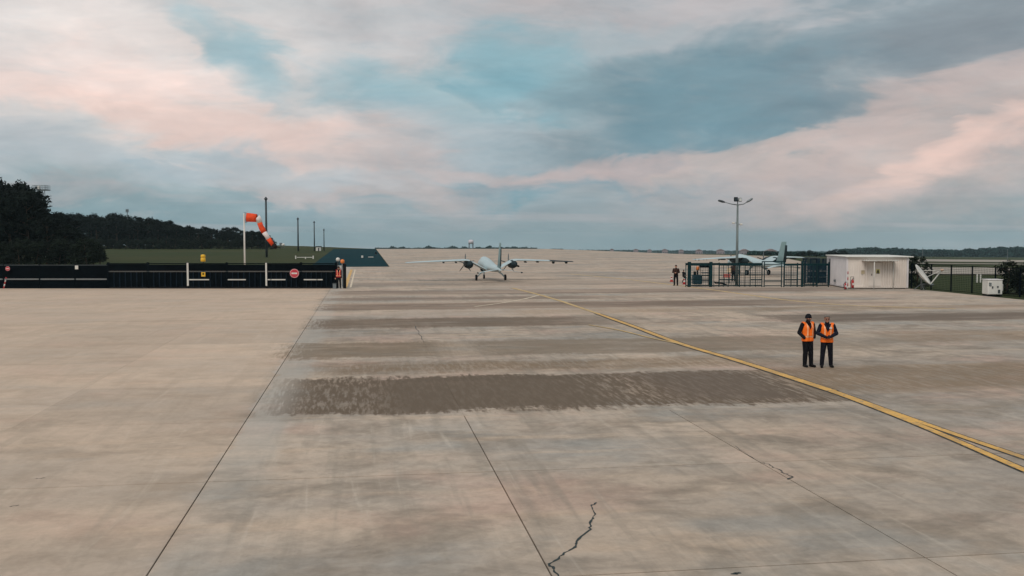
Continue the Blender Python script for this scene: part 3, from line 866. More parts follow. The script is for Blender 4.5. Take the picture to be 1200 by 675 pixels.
def wheel(par, c, rad, wd):
    b = MB(); n = 18
    b.loft([[Vector((c[0] + x, c[1] + q * math.cos(2 * math.pi * k / n), c[2] + q * math.sin(2 * math.pi * k / n))) for k in range(n)] for x, q in
            ((-wd / 2, rad * .6), (-wd / 2, rad * .88), (-wd * .3, rad), (wd * .3, rad), (wd / 2, rad * .88), (wd / 2, rad * .6))])
    ty = b.build('wheel', M_BLACK, par, True)
    b = MB(); b.loft([[Vector((c[0] + x, c[1] + q * math.cos(2 * math.pi * k / n), c[2] + q * math.sin(2 * math.pi * k / n))) for k in range(n)] for x, q in
            ((-wd / 2 - .012, rad * .2), (-wd / 2 - .008, rad * .58), (wd / 2 + .008, rad * .58), (wd / 2 + .012, rad * .2))])
    b.build('rim', M_STEEL, ty)
p = G(575, 328.6)
aircraft(p, R(12.5), 'pale grey twin engined drone taxiing away on the apron, tail towards the viewer')
p = G(887.5, 322.3)
aircraft(p, R(22), 'pale grey drone parked behind the green steel railings and lamp post')

# ================================================================== left: gate, fence, windsock, masts
YG = 80.3
def root_at(name, px, Y, label, cat, group=None, z=0.0):
    return empty(name, ((px - 600) / F * Y, Y, z), label, cat, group)
g = root_at('sliding_gate', 262, YG, 'long dark navy sliding gate panels with white upright posts', 'gate')
def pxpart(name, x0, y0, x1, y1, Y, th, mat, par): 
    b = MB(); b.pxbox(x0, y0, x1, y1, Y, th); return b.build(name, mat, par, world=True)
edges = [127, 173.5, 220, 266, 312, 353, 394]
for i in range(6):
    pxpart('panel', edges[i] + .5, 318.6, edges[i + 1] - .5, 336.6, YG, .05, M_NAVY, g)
    pxpart('upper_panel', edges[i] + .5, 309.6 + .5 * (i % 2), edges[i + 1] - .5, 317.6, YG + .03, .03, M_NAVY, g)
    pxpart('rail', edges[i] + .3, 317.7, edges[i + 1] - .3, 318.5, YG - .04, .06, M_DKSTEEL, g)
    pxpart('rail', edges[i] + .3, 308.4, edges[i + 1] - .3, 309.5, YG, .08, M_NAVY2, g)
    pxpart('rail', edges[i] + .3, 336.7, edges[i + 1] - .3, 338.0, YG, .14, M_BLACK, g)
    for k in range(1, 7):
        xx = edges[i] + (edges[i + 1] - edges[i]) * k / 7
        pxpart('stiffener', xx - .3, 318.8, xx + .3, 336.4, YG - .05, .05, pm('navy_rib', (20, 32, 42), .7, .25, 2, spec=.05), g)
for xx in edges:
    wht = xx in (220, 312)
    pxpart('post', xx - .9, 307.4, xx + .9, 337.8, YG + .1, .16, M_NAVY2, g)
    if wht: pxpart('white_upright', xx - .75, 308.0, xx + .75, 335.0, YG - .06, .05, M_WHITE, g)
for x0, x1 in ((221.5, 245), (267, 288), (313.5, 317), (318, 334.5), (356, 371), (372, 378)):
    pxpart('reflective_strip', x0, 327.1, x1, 328.3, YG - .1, .03, M_WHITE, g)
# plain fence to the left of the gate
g2 = root_at('panel_fence', 40, YG, 'dark panel fence with pale lower rail at the left edge', 'fence')
e2 = [-70, -34, 4, 46.5, 88, 126]
for i in range(5):
    pxpart('panel', e2[i] + .5, 327.9, e2[i + 1] - .5, 337.9, YG, .05, M_NAVY, g2)
    pxpart('upper_panel', e2[i] + .5, 311.2, e2[i + 1] - .5, 326.4, YG + .03, .04, M_NAVY, g2)
    pxpart('rail', e2[i] + 1, 326.5, e2[i + 1] - 1, 327.8, YG - .05, .06, M_STEEL, g2)
    pxpart('rail', e2[i] + .5, 310.2, e2[i + 1] - .5, 311.1, YG + .02, .05, M_DKSTEEL, g2)
for xx in e2: pxpart('post', xx - .9, 309.2, xx + .9, 338.0, YG + .1, .14, M_NAVY2, g2)
def sign_disc(px, py, rpx, Y, label, cat):
    c = W(px, py, Y); rr = rpx / F * Y
    o = empty('no_entry_sign', (c.x, Y, c.z - rr), label, cat)
    b = MB(); n = 28
    def ring(q, y): return [Vector((c.x + q * math.cos(2 * math.pi * k / n), y, c.z + q * math.sin(2 * math.pi * k / n))) for k in range(n)]
    b.loft([ring(rr, Y + .015), ring(rr, Y - .015)]); b.build('disc', pm('sign_pale_rim', (206, 150, 150), .5, .06), o, world=True)
    b = MB(); b.loft([ring(rr * .86, Y - .0152), ring(rr * .86, Y - .022)]); b.build('red_face', pm('sign_red', (190, 52, 66), .5, .1), o, world=True)
    b = MB(); b.box((c.x, Y - .026, c.z), (rr * 1.25, .006, rr * .34)); b.build('white_bar', M_WHITE, o, world=True)
    return o
sign_disc(345, 320.3, 5.3, YG - .2, 'round red no entry sign with white bar on the gate', 'sign')
sign_disc(9, 314.8, 2.6, YG - .2, 'small red round sign on the panel fence at far left', 'sign')
def plate(name, x0, y0, x1, y1, Y, mat, label, cat='sign', extra=None):
    c = W((x0 + x1) / 2, y1, Y); o = empty(name, c, label, cat)
    b = MB(); b.pxbox(x0, y0, x1, y1, Y, .02); b.build('board', mat, o, world=True)
    b = MB(); b.pxbox(x0 - .3, y0 - .3, x1 + .3, y1 + .3, Y + .02, .015); b.build('backing', M_DKSTEEL, o, world=True)
    if extra: extra(o)
    return o
def warn(o):
    pxpart('dark_mark', 237.2, 320, 239.2, 322, YG - .215, .008, M_BLACK, o)
plate('warning_sign', 236, 319, 240.5, 324, YG - .2, M_YSIGN, 'small yellow warning sign with dark mark on the gate', extra=warn)
plate('white_sign', 88, 311.2, 91.5, 315.5, YG - .15, M_WHITE, 'small white square sign on the dark panel fence')
plate('notice_board', 391, 311.2, 400.5, 321.0, YG + .2, M_WHITE, 'white notice board behind the person in the red vest')
# gate pillar with beacon and camera
pil = root_at('gate_pillar', 403.5, YG, 'black gate end pillar with amber beacon and light strip', 'pillar')
pxpart('column', 402.3, 309, 405.4, 338, YG + .1, .22, M_BLACK, pil)
pxpart('light_strip', 400.6, 308.5, 401.6, 336, YG, .05, M_STEEL, pil)
b = MB(); c = W(401.3, 308.6, YG); b.lathe([(.09, 0), (.16, .05), (.17, .22), (.12, .30), (.02, .33)], c, 12); b.build('beacon', M_AMBER, pil, True, True)
cp = root_at('camera_pole', 396, YG + .5, 'slim pole with white dome camera behind the gate end', 'camera')
b = MB(); c0 = W(396.3, 338, YG + .5); b.tube([(c0.x, c0.y, 0), (c0.x, c0.y, 2.25)], .05, 8); b.build('pole', M_DKSTEEL, cp, world=True)
b = MB(); b.lathe([(.04, 0), (.14, .04), (.17, .16), (.15, .26), (.04, .32)], (c0.x, c0.y, 2.2), 12); b.build('dome_camera', M_WHITE, cp, True, True)
pxpart('control_box', 391, 332.5, 394.5, 336.8, YG + .1, .15, M_STEEL, cp) if False else None
bx = root_at('junction_box', 392, YG - .3, 'small grey junction box at the foot of the gate', 'box')
pxpart('housing', 390.2, 332.4, 394.0, 338.2, YG - .3, .2, M_STEEL, bx); pxpart('lid', 389.9, 331.6, 394.3, 332.3, YG - .3, .24, M_DKSTEEL, bx)
# yellow wind turbine style lamp behind the gate
yl = root_at('warning_light', 238, 96, 'yellow warning light on a post behind the gate', 'light')
b = MB(); c = W(238, 303, 96); b.tube([(c.x, 96, 0), (c.x, 96, c.z - .3)], .06, 8); b.build('post', M_DKSTEEL, yl, world=True)
b = MB(); b.lathe([(.1, -.3), (.24, -.28), (.24, .02), (.2, .04), (.2, .12), (.24, .14), (.22, .36), (.05, .4)], (c.x, 96, c.z), 12); b.build('lamp_housing', M_YSIGN, yl, True, True)
# leaning bollard
p = G(4.5, 338)
bo = empty('bollard', p, 'leaning red and white bollard at the far left edge', 'bollard')
pa, pb = p, W(7.5, 325, p.y)
for k in range(5):
    b = MB(); q0 = pa.lerp(pb, k / 5); q1 = pa.lerp(pb, (k + 1) / 5); b.tube([q0, q1], .07, 10); b.build('band', M_RED if k % 2 == 0 else M_WHITE, bo, True, True)
# windsock
YW = 98
ws = root_at('windsock', 286, YW, 'orange and white windsock drooping from a white pole', 'windsock')
b = MB(); c = W(286, 250, YW); b.tube([(c.x, YW, -.08), (c.x, YW, c.z)], [.10, .075], 10); b.build('pole', M_WHITE, ws, True, True)
b = MB(); c2 = W(287.5, 255, YW); n = 20; rr = .48
b.tube([Vector((c2.x + .10, YW + rr * math.cos(2 * math.pi * k / n), c2.z + rr * math.sin(2 * math.pi * k / n))) for k in range(n + 1)], .025, 6); b.tube([(c.x, YW, c2.z + rr), (c2.x + .1, YW, c2.z + rr)], .03, 6); b.tube([(c.x, YW, c2.z - rr), (c2.x + .1, YW, c2.z - rr)], .03, 6)
b.build('hoop', M_STEEL, ws, True, True)
path = [(289, 254.6, 5.6), (293, 254.9, 5.5), (297, 255.2, 5.3), (301, 255.6, 5.0), (303.2, 257.5, 4.4), (304.3, 261, 3.9), (305.6, 265, 4.0), (307.5, 268.5, 4.0), (309.6, 272.3, 3.7), (312.2, 276, 3.5), (314.8, 279.8, 3.3), (317.3, 283.5, 3.0), (319.8, 287.2, 2.7)]
pts = [(W(x, y, YW + .3 * i / 12), q * (.93 if i < 4 else (.74, .86, .80)[i % 3]) / F * YW) for i, (x, y, q) in enumerate(path)]
for i0, i1, m_ in ((0, 3, M_ORANGE), (3, 5, M_WCLOTH), (5, 8, M_ORANGE), (8, 10, M_WCLOTH), (10, 12, M_ORANGE)):
    b = MB(); b.tube([q[0] for q in pts[i0:i1 + 1]], [q[1] for q in pts[i0:i1 + 1]], 16, caps=False); o = b.build('sock_band', m_, ws, True, True)
    sm = o.modifiers.new('thick', 'SOLIDIFY'); sm.thickness = .012
b = MB(); b.tube([pts[12][0], W(322, 288.6, YW + .3), W(324.5, 290.5, YW + .3)], [.22, .26, .12], 10); b.build('sock_tail', pm('dark_cloth', (40, 34, 32), .9), ws, True, True)
# masts
for px, y0, y1, rr, lab in ((312.5, 231, 301, .24, 'tallest dark mast standing directly behind the windsock'), (349.5, 255, 294, .22, 'dark mast second from the windsock in the row of masts'),
                            (368.5, 259, 294, .17, 'slim dark mast third from the windsock beside a white hut'), (379.8, 268, 294, .14, 'shortest mast farthest right of the row of masts')):
    pg = G(px, y1); Y = pg.y; top = W(px, y0, Y)
    o = empty('mast', pg, lab, 'mast', 'dark masts beyond the gate')
    b = MB(); b.tube([(pg.x, Y, -.08), (pg.x, Y, top.z - .5)], [rr, rr * .8], 10); b.build('pole', M_DKSTEEL, o, True, True)
    b = MB(); b.lathe([(rr * .8, 0), (rr * 1.5, .05), (rr * 1.5, .25), (rr * .8, .3), (rr * .7, .5), (.02, .55)], (pg.x, Y, top.z - .5), 10); b.build('head', M_DKSTEEL, o, True, True)
p = G(373.3, 294); h = empty('hut', p, 'tiny white hut between the two slim masts', 'hut')
b = MB(); b.pxbox(370.8, 289.3, 376, 294, p.y, 1.2); b.build('wall', M_WHITE, h, world=True)
b = MB(); b.pxbox(370.3, 288.4, 376.5, 289.2, p.y, 1.5); b.build('roof', M_DKSTEEL, h, world=True)
pxpart('door', 372.6, 290.6, 374.2, 294, p.y - .62, .04, M_DKSTEEL, h)
# radar reflector by the wood
p = G(330, 291.2); h = empty('radar_unit', p, 'small pale radar unit on legs at the wood edge', 'radar')
b = MB(); b.pxbox(327.8, 284.5, 330.6, 288, p.y, .7); b.build('cabinet', M_STEEL, h, world=True)
b = MB(); c = W(331.8, 287, p.y); b.lathe([(.05, -.5), (.45, -.35), (.6, 0), (.45, .35), (.05, .5)], c, 12); b.build('dome', M_WHITE, h, True, True)
b = MB(); [b.tube([(W(x, 288, p.y).x, p.y, -.08), (W(x, 288, p.y).x, p.y, W(x, 287.6, p.y).z)], .08, 6) for x in (328.2, 330.2, 332.5)]; b.build('leg', M_STEEL, h, world=True)
# approach light bar and small boards on the grass
p = G(357, 303.4); h = empty('light_bar', p, 'white low approach light bar on the grass behind the gate', 'light bar')
b = MB(); b.pxbox(348, 301.2, 366, 301.9, p.y, .1); b.build('bar', M_WHITE, h, world=True)
for x in (346.5, 358, 367):
    b = MB(); b.pxbox(x - .6, 299.6 if x != 358 else 301, x + .6, 303.4, p.y, .12); b.build('lamp_post', M_WHITE, h, world=True)
for px, py, ww, hh, lab in ((424.5, 302.5, 2.2, 3.0, 'white marker board on the dark shoulder, left one'), (434.5, 302, 6, 1.2, 'long low pale marker on the dark shoulder'), (440.5, 298.3, 2.0, 2.8, 'small dark marker post at the taxiway edge')):
    p = G(px, py); o = empty('marker_board', p, lab, 'marker')
    dk = M_BLACK if 'dark marker' in lab else M_WHITE
    b = MB(); b.pxbox(px - ww / 2, py - hh, px + ww / 2, py - .5, p.y, .1); b.build('board', dk, o, world=True)
    b = MB(); b.pxbox(px - ww / 2 - .2, py - .5, px + ww / 2 + .2, py, p.y, .5); b.build('foot', M_DKSTEEL, o, world=True)

# ================================================================== trees
def make_tree_meshes(kind, seed, hgt, rw, nclump, nleaf, leaf, c0):
    """trunk with limbs, and a crown of many leaf faces in clumps with gaps"""
    rnd = random.Random(seed); tb = MB()
    lean = Vector((rnd.uniform(-.4, .4), rnd.uniform(-.4, .4), 0))
    tp = [Vector((0, 0, -.3)), Vector((0, 0, hgt * .25)) + lean * .3, Vector((0, 0, hgt * .55)) + lean * .8, Vector((0, 0, hgt * .86)) + lean]
    tb.tube(tp, [hgt * .026, hgt * .021, hgt * .014, hgt * .004], 8)
    V = []; Fc = []
    cl = []
    for i in range(nclump):
        z = c0 + (1 - c0) * rnd.random() ** .85
        u = (z - c0) / (1 - c0)
        env = {'pine': math.sin(math.pi * min(1, .18 + u * .80)) ** .6, 'bush': math.sqrt(max(0, 1 - (u * .96) ** 2)), 'round': math.sin(math.pi * (.12 + .84 * u)) ** .6}[kind]
        a = rnd.uniform(0, 2 * math.pi); q = rw * env * math.sqrt(rnd.uniform(.05, 1))
        cl.append(Vector((q * math.cos(a), q * math.sin(a), z * hgt)) + lean * u)
    for c in cl[::3]:
        zb = max(c0 * hgt * .7, c.z - hgt * .12); st = Vector((0, 0, zb)) + lean * (zb / hgt)
        tb.tube([st, st.lerp(c, .5) + Vector((0, 0, -.1)), c], [hgt * .008, hgt * .005, hgt * .002], 5)
    for c in cl:
        cr = rw * rnd.uniform(.22, .38)
        for _ in range(nleaf):
            d = Vector((rnd.gauss(0, 1), rnd.gauss(0, 1), rnd.gauss(0, .7))).normalized() * cr * rnd.random() ** .45
            p = c + d; nrm = (d.normalized() + Vector((rnd.uniform(-.8, .8), rnd.uniform(-.8, .8), rnd.uniform(-.2, 1)))).normalized()
            a = nrm.orthogonal().normalized(); a = (Matrix.Rotation(rnd.uniform(0, 6.28), 3, nrm) @ a); b_ = nrm.cross(a)
            l = leaf * rnd.uniform(.6, 1.3)
            o = len(V); V += [p - a * l, p - b_ * l * .45, p + a * l, p + b_ * l * .45]; Fc.append((o, o + 1, o + 2, o + 3))
    cb = MB(); cb.add(V, Fc)
    return tb, cb
def raw_mesh(b, name, mat):
    me = bpy.data.meshes.new(name); me.from_pydata(b.v, [], b.f); me.materials.append(mat); me.update(); return me
VAR = {}
for kind, seeds, args, lm in (('pine', (1, 2, 3, 4), (10, 2.9, 46, 46, .30, .16), 0), ('bush', (5, 6, 7), (3.0, 1.7, 30, 50, .13, .03), 1), ('round', (8, 9), (7, 3.0, 36, 40, .30, .2), 0)):
    VAR[kind] = []
    for s_ in seeds:
        hgt, rw, nc, nl, lf, c0 = args
        tb, cb = make_tree_meshes(kind, s_, hgt, rw, nc, nl, lf, c0)
        VAR[kind].append((raw_mesh(tb, 'trunk', M_BARK), raw_mesh(cb, 'crown', M_LEAF[lm]), hgt))
def tree(kind, x, y, hgt, label, cat='tree', group=None, wide=1.0, name=None, z=None, v=None):
    tm, cm, h0 = VAR[kind][random.randrange(len(VAR[kind])) if v is None else v]
    zz = (zt(x, y) - .08) if z is None else z
    o = empty(name or {'pine': 'pine_tree', 'bush': 'shrub', 'round': 'broadleaf_tree'}[kind], (x, y, zz), label, cat, group, random.uniform(0, 6.28))
    k = hgt / h0; o.scale = (k * wide, k * wide, k)
    for nm, me in (('trunk', tm), ('crown', cm)):
        c = bpy.data.objects.new(nm, me); COL.objects.link(c); c.parent = o
    return o
# the near dark wood at the left edge
def top_near(px): return float(np.interp(px, [-80, 0, 34, 46, 58, 68, 80, 100, 128], [208, 212, 215, 227, 241, 249, 255, 277, 288]))
k = 0
for row, Y in enumerate((150, 157, 165, 174, 184)):
    x = -95 + row * 7
    while x < 122 - (row == 0) * 6:
        px = x + random.uniform(-5, 5); yy = Y + random.uniform(-3, 3)
        if px < 118:
            tp = W(px, top_near(px) + (random.uniform(0, 12) if row < 4 else random.uniform(-1, 5)) + (4 - row) * (3 if px < 80 else 1), yy).z
            tree('pine', (px - 600) / F * yy, yy, max(3.0, tp), 'tall dark pine in the dense wood at the left edge', 'tree', 'pines of the near wood', 1.05 if tp > 8 else 1.25)
        x += 19 + random.uniform(-3, 3)
# the far ridge of pines behind the meadow
def top_far(px): return float(np.interp(px, [70, 100, 120, 140, 160, 200, 225, 250, 280, 305, 318], [250, 251, 254, 252, 255, 260, 265, 267, 269, 271, 276]))
for row, Y in enumerate((318, 328, 340, 352)):
    x = 66 + row * 4
    while x < 318:
        px = x + random.uniform(-3, 3); yy = Y + random.uniform(-4, 4)
        tp = W(px, top_far(px) + random.uniform(-1.5, 5) + (2 if row < 2 else 0), yy).z
        tree('pine', (px - 600) / F * yy, yy, tp, 'pine on the long dark ridge behind the meadow', 'tree', 'pines of the far ridge', 1.5)
        x += 11.5 + random.uniform(-2, 2)
# undergrowth along both wood edges
for i in range(16):
    px = -60 + i * 11.5 + random.uniform(-3, 3); yy = 142 + random.uniform(-3, 3)
    if px < 112: tree('bush', (px - 600) / F * yy, yy, random.uniform(2.6, 3.8), 'dark shrub along the foot of the near wood', 'shrub', 'shrubs below the near wood', 1.2)
for i in range(30):
    px = 82 + i * 8.2; yy = 306 + random.uniform(-4, 4)
    tree('bush', (px - 600) / F * yy, yy, random.uniform(2.2, 3.4), 'low shrub at the foot of the far pine ridge', 'shrub', 'shrubs below the far ridge', 1.7)
# lookout platform over the trees and mast on the ridge
YP = 196
lt = root_at('lookout_tower', 50, YP, 'steel lookout platform with railings rising over the near wood', 'tower')
zp = W(50, 222.6, YP).z; xp = (50.5 - 600) / F * YP
b = MB(); b.box((xp, YP, zp), (2.5, 2.5, .22)); b.build('platform', M_STEEL, lt, world=True)
for sx in (-1, 1):
    for sy in (-1, 1):
        b = MB(); b.tube([(xp + sx * .9, YP + sy * .9, -.08), (xp + sx * .45, YP + sy * .45, zp - .1)], .07, 6); b.build('leg', M_STEEL, lt, world=True)
b = MB()
for a_, b_ in (((-1, -1), (1, -1)), ((1, -1), (1, 1)), ((1, 1), (-1, 1)), ((-1, 1), (-1, -1))):
    for hh in (.45, .85): b.tube([(xp + a_[0] * 1.2, YP + a_[1] * 1.2, zp + hh), (xp + b_[0] * 1.2, YP + b_[1] * 1.2, zp + hh)], .03, 5)
    for q in range(5):
        x_ = xp + (a_[0] + (b_[0] - a_[0]) * q / 5) * 1.2; y_ = YP + (a_[1] + (b_[1] - a_[1]) * q / 5) * 1.2
        b.tube([(x_, y_, zp), (x_, y_, zp + .9)], .03, 5)
b.build('railing', M_STEEL, lt, world=True)
b = MB(); b.bevbox((xp - .5, YP, zp + .45), (.5, .5, .7), .05); b.build('radar_box', M_WHITE, lt, world=True)
b = MB(); c = W(44.5, 219, YP); b.tube([(c.x, YP, zp + .1), (c.x, YP, c.z + .3)], .05, 6); b.build('antenna', M_STEEL, lt, world=True)
p = Vector(((150.3 - 600) / F * 345, 345, 0)); o = empty('antenna_mast', p, 'thin antenna mast poking above the far pine ridge', 'mast')
tz = W(150, 245, 345).z
b = MB(); b.tube([(p.x, p.y, -.08), (p.x, p.y, tz)], [.2, .12], 6); b.build('pole', M_DKSTEEL, o, True, True)
b = MB(); [b.box((p.x + sx * .35, p.y, tz - .6), (.25, .3, 1.1)) for sx in (-1, 1)]; b.build('antenna_panels', M_STEEL, o, world=True)

# ================================================================== right: cage, lamp post, container, dish, fence
YC = 82.6
cg = root_at('steel_railing', 870, YC, 'dark green steel railing enclosure with a gate frame', 'railing')
cg.location.z = 0
for x0, x1, y0 in ((803.2, 804.2, 308), (805.8, 809.6, 306.8), (831.2, 834.8, 306.8), (836.2, 836.9, 309), (842, 843.2, 307.5), (866, 867.2, 307.5), (878.6, 879.4, 312), (926.5, 927.3, 311), (933.8, 935.2, 308), (938.8, 941, 306), (942.0, 943.0, 306), (952.6, 953.6, 311), (957, 958.2, 308), (970.3, 971.7, 307)):
    pxpart('post', x0, y0, x1, 336.2, YC, .12 if x1 - x0 < 2 else .25, M_GREEN, cg)
for x0, x1, y0, y1 in ((803.2, 893, 308.2, 310.8), (919.5, 971, 308.8, 311.0), (803.5, 893, 333.9, 335.0), (919.5, 971, 333.9, 335.0), (842.5, 862, 327.0, 328.0), (880, 893, 327, 328), (919.5, 941, 327, 328), (805, 833, 326.6, 327.6), (822, 832, 322.4, 323.6), (943, 957, 333, 333.8)):
    pxpart('rail', x0, y0, x1, y1, YC + .08, .07, M_GREEN, cg)
for xa, xb in ((810, 831), (843.5, 865.5), (867.5, 891.8), (920, 933.5), (943.5, 956.5), (958.5, 970)):
    b = MB(); A = W(xa, 311, YC + .02); B = W(xb, 334, YC + .02)
    for q in range(9): b.box(((A.x + B.x) / 2, YC + .02, B.z + (A.z - B.z) * q / 8), (B.x - A.x, .018, .022 if q % 4 else .04))
    nq = max(4, int((B.x - A.x) / .14))
    for q in range(nq + 1): b.box((A.x + (B.x - A.x) * q / nq, YC + .04, (A.z + B.z) / 2), (.018, .018, A.z - B.z))
    b.build('wire_panel', M_GREEN, cg, world=True)
for xx in (847.5, 853.5, 873, 885.5): pxpart('post', xx - .45, 310.9, xx + .45, 336.2, YC + .3, .1, M_GREEN, cg)
gf = root_at('gate_frame', 906, YC - .3, 'taller dark green square gate frame in the railing', 'gate')
for x0, x1 in ((892.4, 893.6), (895, 896.3), (915.2, 916.6), (918, 919.6)): pxpart('post', x0, 306.0, x1, 336.5, YC - .3, .1, M_GREEN, gf)
for x0, x1, y0, y1 in ((893.7, 917.9, 306.0, 307.2), (896.4, 915.1, 309.2, 310.2), (896.4, 915.1, 328.6, 329.8), (896.4, 915.1, 334.2, 335)): pxpart('rail', x0, y0, x1, y1, YC - .32, .07, M_GREEN, gf)
# mesh fence of the corner: closely spaced blue wires, seen along several panels
mf = root_at('wire_fence', 956, YC + 4, 'dark blue wire mesh panels left of the white container', 'fence')
for j, (xa, xb, Yf) in enumerate(((941, 956.5, YC + 2.5), (957, 972.5, YC + 2.5), (944, 959, YC + 6), (959.5, 974.5, YC + 6), (950, 964, YC + 10), (964.5, 980, YC + 10))):
    b = MB(); A = W(xa, 303, Yf); B = W(xb, 303, Yf); zt_ = A.z
    for q in range(14):
        x_ = A.x + (B.x - A.x) * q / 13; b.box((x_, Yf, zt_ / 2 + .05), (.02, .02, zt_ - .1))
    for q in range(22): b.box(((A.x + B.x) / 2, Yf + .02, .1 + (zt_ - .1) * q / 21), (B.x - A.x, .016, .016))
    b.build('wire_panel', M_BLUE, mf, world=True)
    for xx in (A.x, B.x):
        b = MB(); b.box((xx, Yf - .05, zt_ / 2), (.08, .08, zt_)); b.build('post', M_BLUE, mf, world=True)
# pallet racks behind the mesh
rk = root_at('equipment_rack', 964, YC + 8, 'dark blue equipment rack with shelves behind the wire mesh', 'rack')
for i, (ya, yb) in enumerate(((311, 316), (318.5, 323.5), (325, 330.5))): pxpart('crate', 948, ya, 972, yb, YC + 8, 1.0, M_BLUE, rk)
for yy in (317, 324.1, 331.2): pxpart('shelf', 946.5, yy, 974, yy + .7, YC + 8, 1.2, M_STEEL, rk)
for xx in (946.5, 974): pxpart('upright', xx - .5, 308, xx + .5, 334.4, YC + 8, .1, M_BLUE, rk)
# things inside the enclosure
gpu = root_at('power_cart', 817, YC + 1.2, 'dark teal ground power cart with orange beacon in the cage', 'cart')
Yq = YC + 1.2
b = MB(); a_, b_ = W(811.5, 333, Yq), W(821.5, 322, Yq); b.bevbox(((a_.x + b_.x) / 2, Yq, (a_.z + b_.z) / 2), (b_.x - a_.x, .9, b_.z - a_.z), .06); b.build('housing', pm('teal_cart', (24, 62, 74), .5, .2, 2), gpu, world=True)
pxpart('control_panel', 813, 318, 815.5, 322, Yq, .3, M_NAVY, gpu)
b = MB(); c = W(817.6, 322, Yq); t_ = W(817.6, 316.5, Yq); b.tube([c, t_], .07, 8); b.build('mast', M_NAVY, gpu, world=True)
b = MB(); b.lathe([(.10, 0), (.15, .03), (.15, .22), (.10, .3), (.02, .32)], W(817.6, 316.5, Yq), 12); b.build('beacon', M_AMBER, gpu, True, True)
for xx in (812.5, 820.5):
    for dy in (-.35, .35): c = W(xx, 333, Yq); wheel(gpu, (c.x, Yq + dy, .16), .16, .08)
aw = root_at('equipment_locker', 826, YC + 1, 'black equipment locker hung between the thick cage posts', 'locker')
pxpart('cabinet', 820, 308.2, 831, 313.4, YC + 1, .5, M_BLACK, aw); pxpart('door', 820.6, 308.8, 825.3, 312.8, YC + .73, .03, M_NAVY, aw); pxpart('door', 825.8, 308.8, 830.4, 312.8, YC + .73, .03, M_NAVY, aw)
for xx in (820.5, 830.5): pxpart('support', xx - .4, 313.5, xx + .4, 334.6, YC + 1, .08, M_BLACK, aw)
lc = root_at('tool_trolley', 826, YC + 1.6, 'grey tool trolley below the black locker', 'trolley')
pxpart('tray', 822.5, 319, 831, 320.2, YC + 1.6, .6, M_STEEL, lc); pxpart('tray', 822.5, 328.5, 831, 329.6, YC + 1.6, .6, M_DKSTEEL, lc)
for xx in (822.8, 830.7): pxpart('upright', xx - .3, 316.5, xx + .3, 333.5, YC + 1.6, .06, M_STEEL, lc)
for xx in (823.2, 830.2):
    c = W(xx, 333, YC + 1.6); wheel(lc, (c.x, YC + 1.6, .09), .09, .05)
tb_ = root_at('tow_bar', 845, YC + .8, 'black aircraft tow bar lying behind the railing', 'tow bar')
Yt = YC + .8
b = MB(); b.tube([W(838, 331.3, Yt), W(846, 331.8, Yt), W(852.5, 334.3, Yt)], [.09, .08, .05], 8); b.build('bar', M_BLACK, tb_, world=True)
for dy in (-.22, .22): c = W(839.5, 333, Yt); wheel(tb_, (c.x, Yt + dy, .17), .17, .08)
b = MB(); b.tube([W(839.5, 331.5, Yt) + Vector((0, -.25, 0)), W(839.5, 331.5, Yt) + Vector((0, .25, 0))], .04, 6); b.build('axle', M_STEEL, tb_, world=True)
b = MB(); b.tube([W(836.4, 330, Yt), W(838.5, 331.4, Yt)], .05, 6); b.build('hook', M_BLACK, tb_, world=True)
for px, py, lab in ((787, 330.2, 'red and white cone left of the person in the brown jacket'), (802, 333.2, 'red and white cone at the left end of the railing')):
    p = G(px, py); o = empty('traffic_cone', p, lab, 'cone')
    b = MB(); b.box(p + Vector((0, 0, .02)), (.36, .36, .04)); b.build('base', M_RED, o, world=True)
    for i, (z0, z1, r0, r1) in enumerate(((.04, .2, .14, .11), (.2, .34, .11, .08), (.34, .46, .08, .055), (.46, .52, .055, .04))):
        b = MB(); b.lathe([(r0, z0), (r1, z1)], p, 14); b.build('band', M_RED if i % 2 == 0 else M_WHITE, o, True, True)
bk = root_at('orange_case', 853, YC + 6, 'small pink red equipment case on a stand behind the railing', 'case')
Yb = YC + 6
pxpart('case', 848, 321, 855.5, 325, Yb, .4, pm('pinkish_case', (176, 96, 86), .6), bk); pxpart('lamp', 852.5, 314, 856.3, 319, Yb, .25, pm('pale_lamp', (222, 196, 160), .5), bk)
for xx in (849, 854.6): pxpart('leg', xx - .4, 325.1, xx + .4, 332.4, Yb, .05, M_DKSTEEL, bk)
pxpart('bracket', 854, 319, 854.7, 321, Yb, .05, M_DKSTEEL, bk)
# lamp post
YL = 84.0
lp = root_at('lamp_post', 863.5, YL, 'tall slim lamp post with two arms and floodlights on top', 'lamp post')
xl = (863.6 - 600) / F * YL; zl = W(863.6, 239.5, YL).z
b = MB(); b.tube([(xl, YL, 0), (xl, YL, 2.2), (xl, YL, zl)], [.13, .12, .075], 12); b.lathe([(.28, 0), (.28, .03), (.14, .05)], (xl, YL, 0), 12); b.build('pole', pm('lamp_pole_steel', (104, 112, 110), .5, .1, 2, .4), lp, True, True)
for sx, hx, hy in ((-1, 848, 236.6), (1, 876.2, 236.2)):
    e = W(hx, hy, YL); mid = Vector((xl + sx * .5, YL, zl + .02))
    b = MB(); b.tube([(xl, YL, zl - .05), mid, e], [.045, .04, .035], 8); arm = b.build('arm', M_STEEL, lp, True, True)
    d = (e - mid).normalized(); b = MB(); b.tube([e - d * .12, e + d * .1, e + d * .42, e + d * .5], [.05, .10, .09, .03], 8); b.build('lamp_head', M_DKSTEEL if sx < 0 else M_STEEL, arm, True, True)
b = MB(); b.tube([(xl, YL, zl), (xl, YL, W(863, 234, YL).z)], .04, 8); b.build('bracket', M_DKSTEEL, lp, world=True)
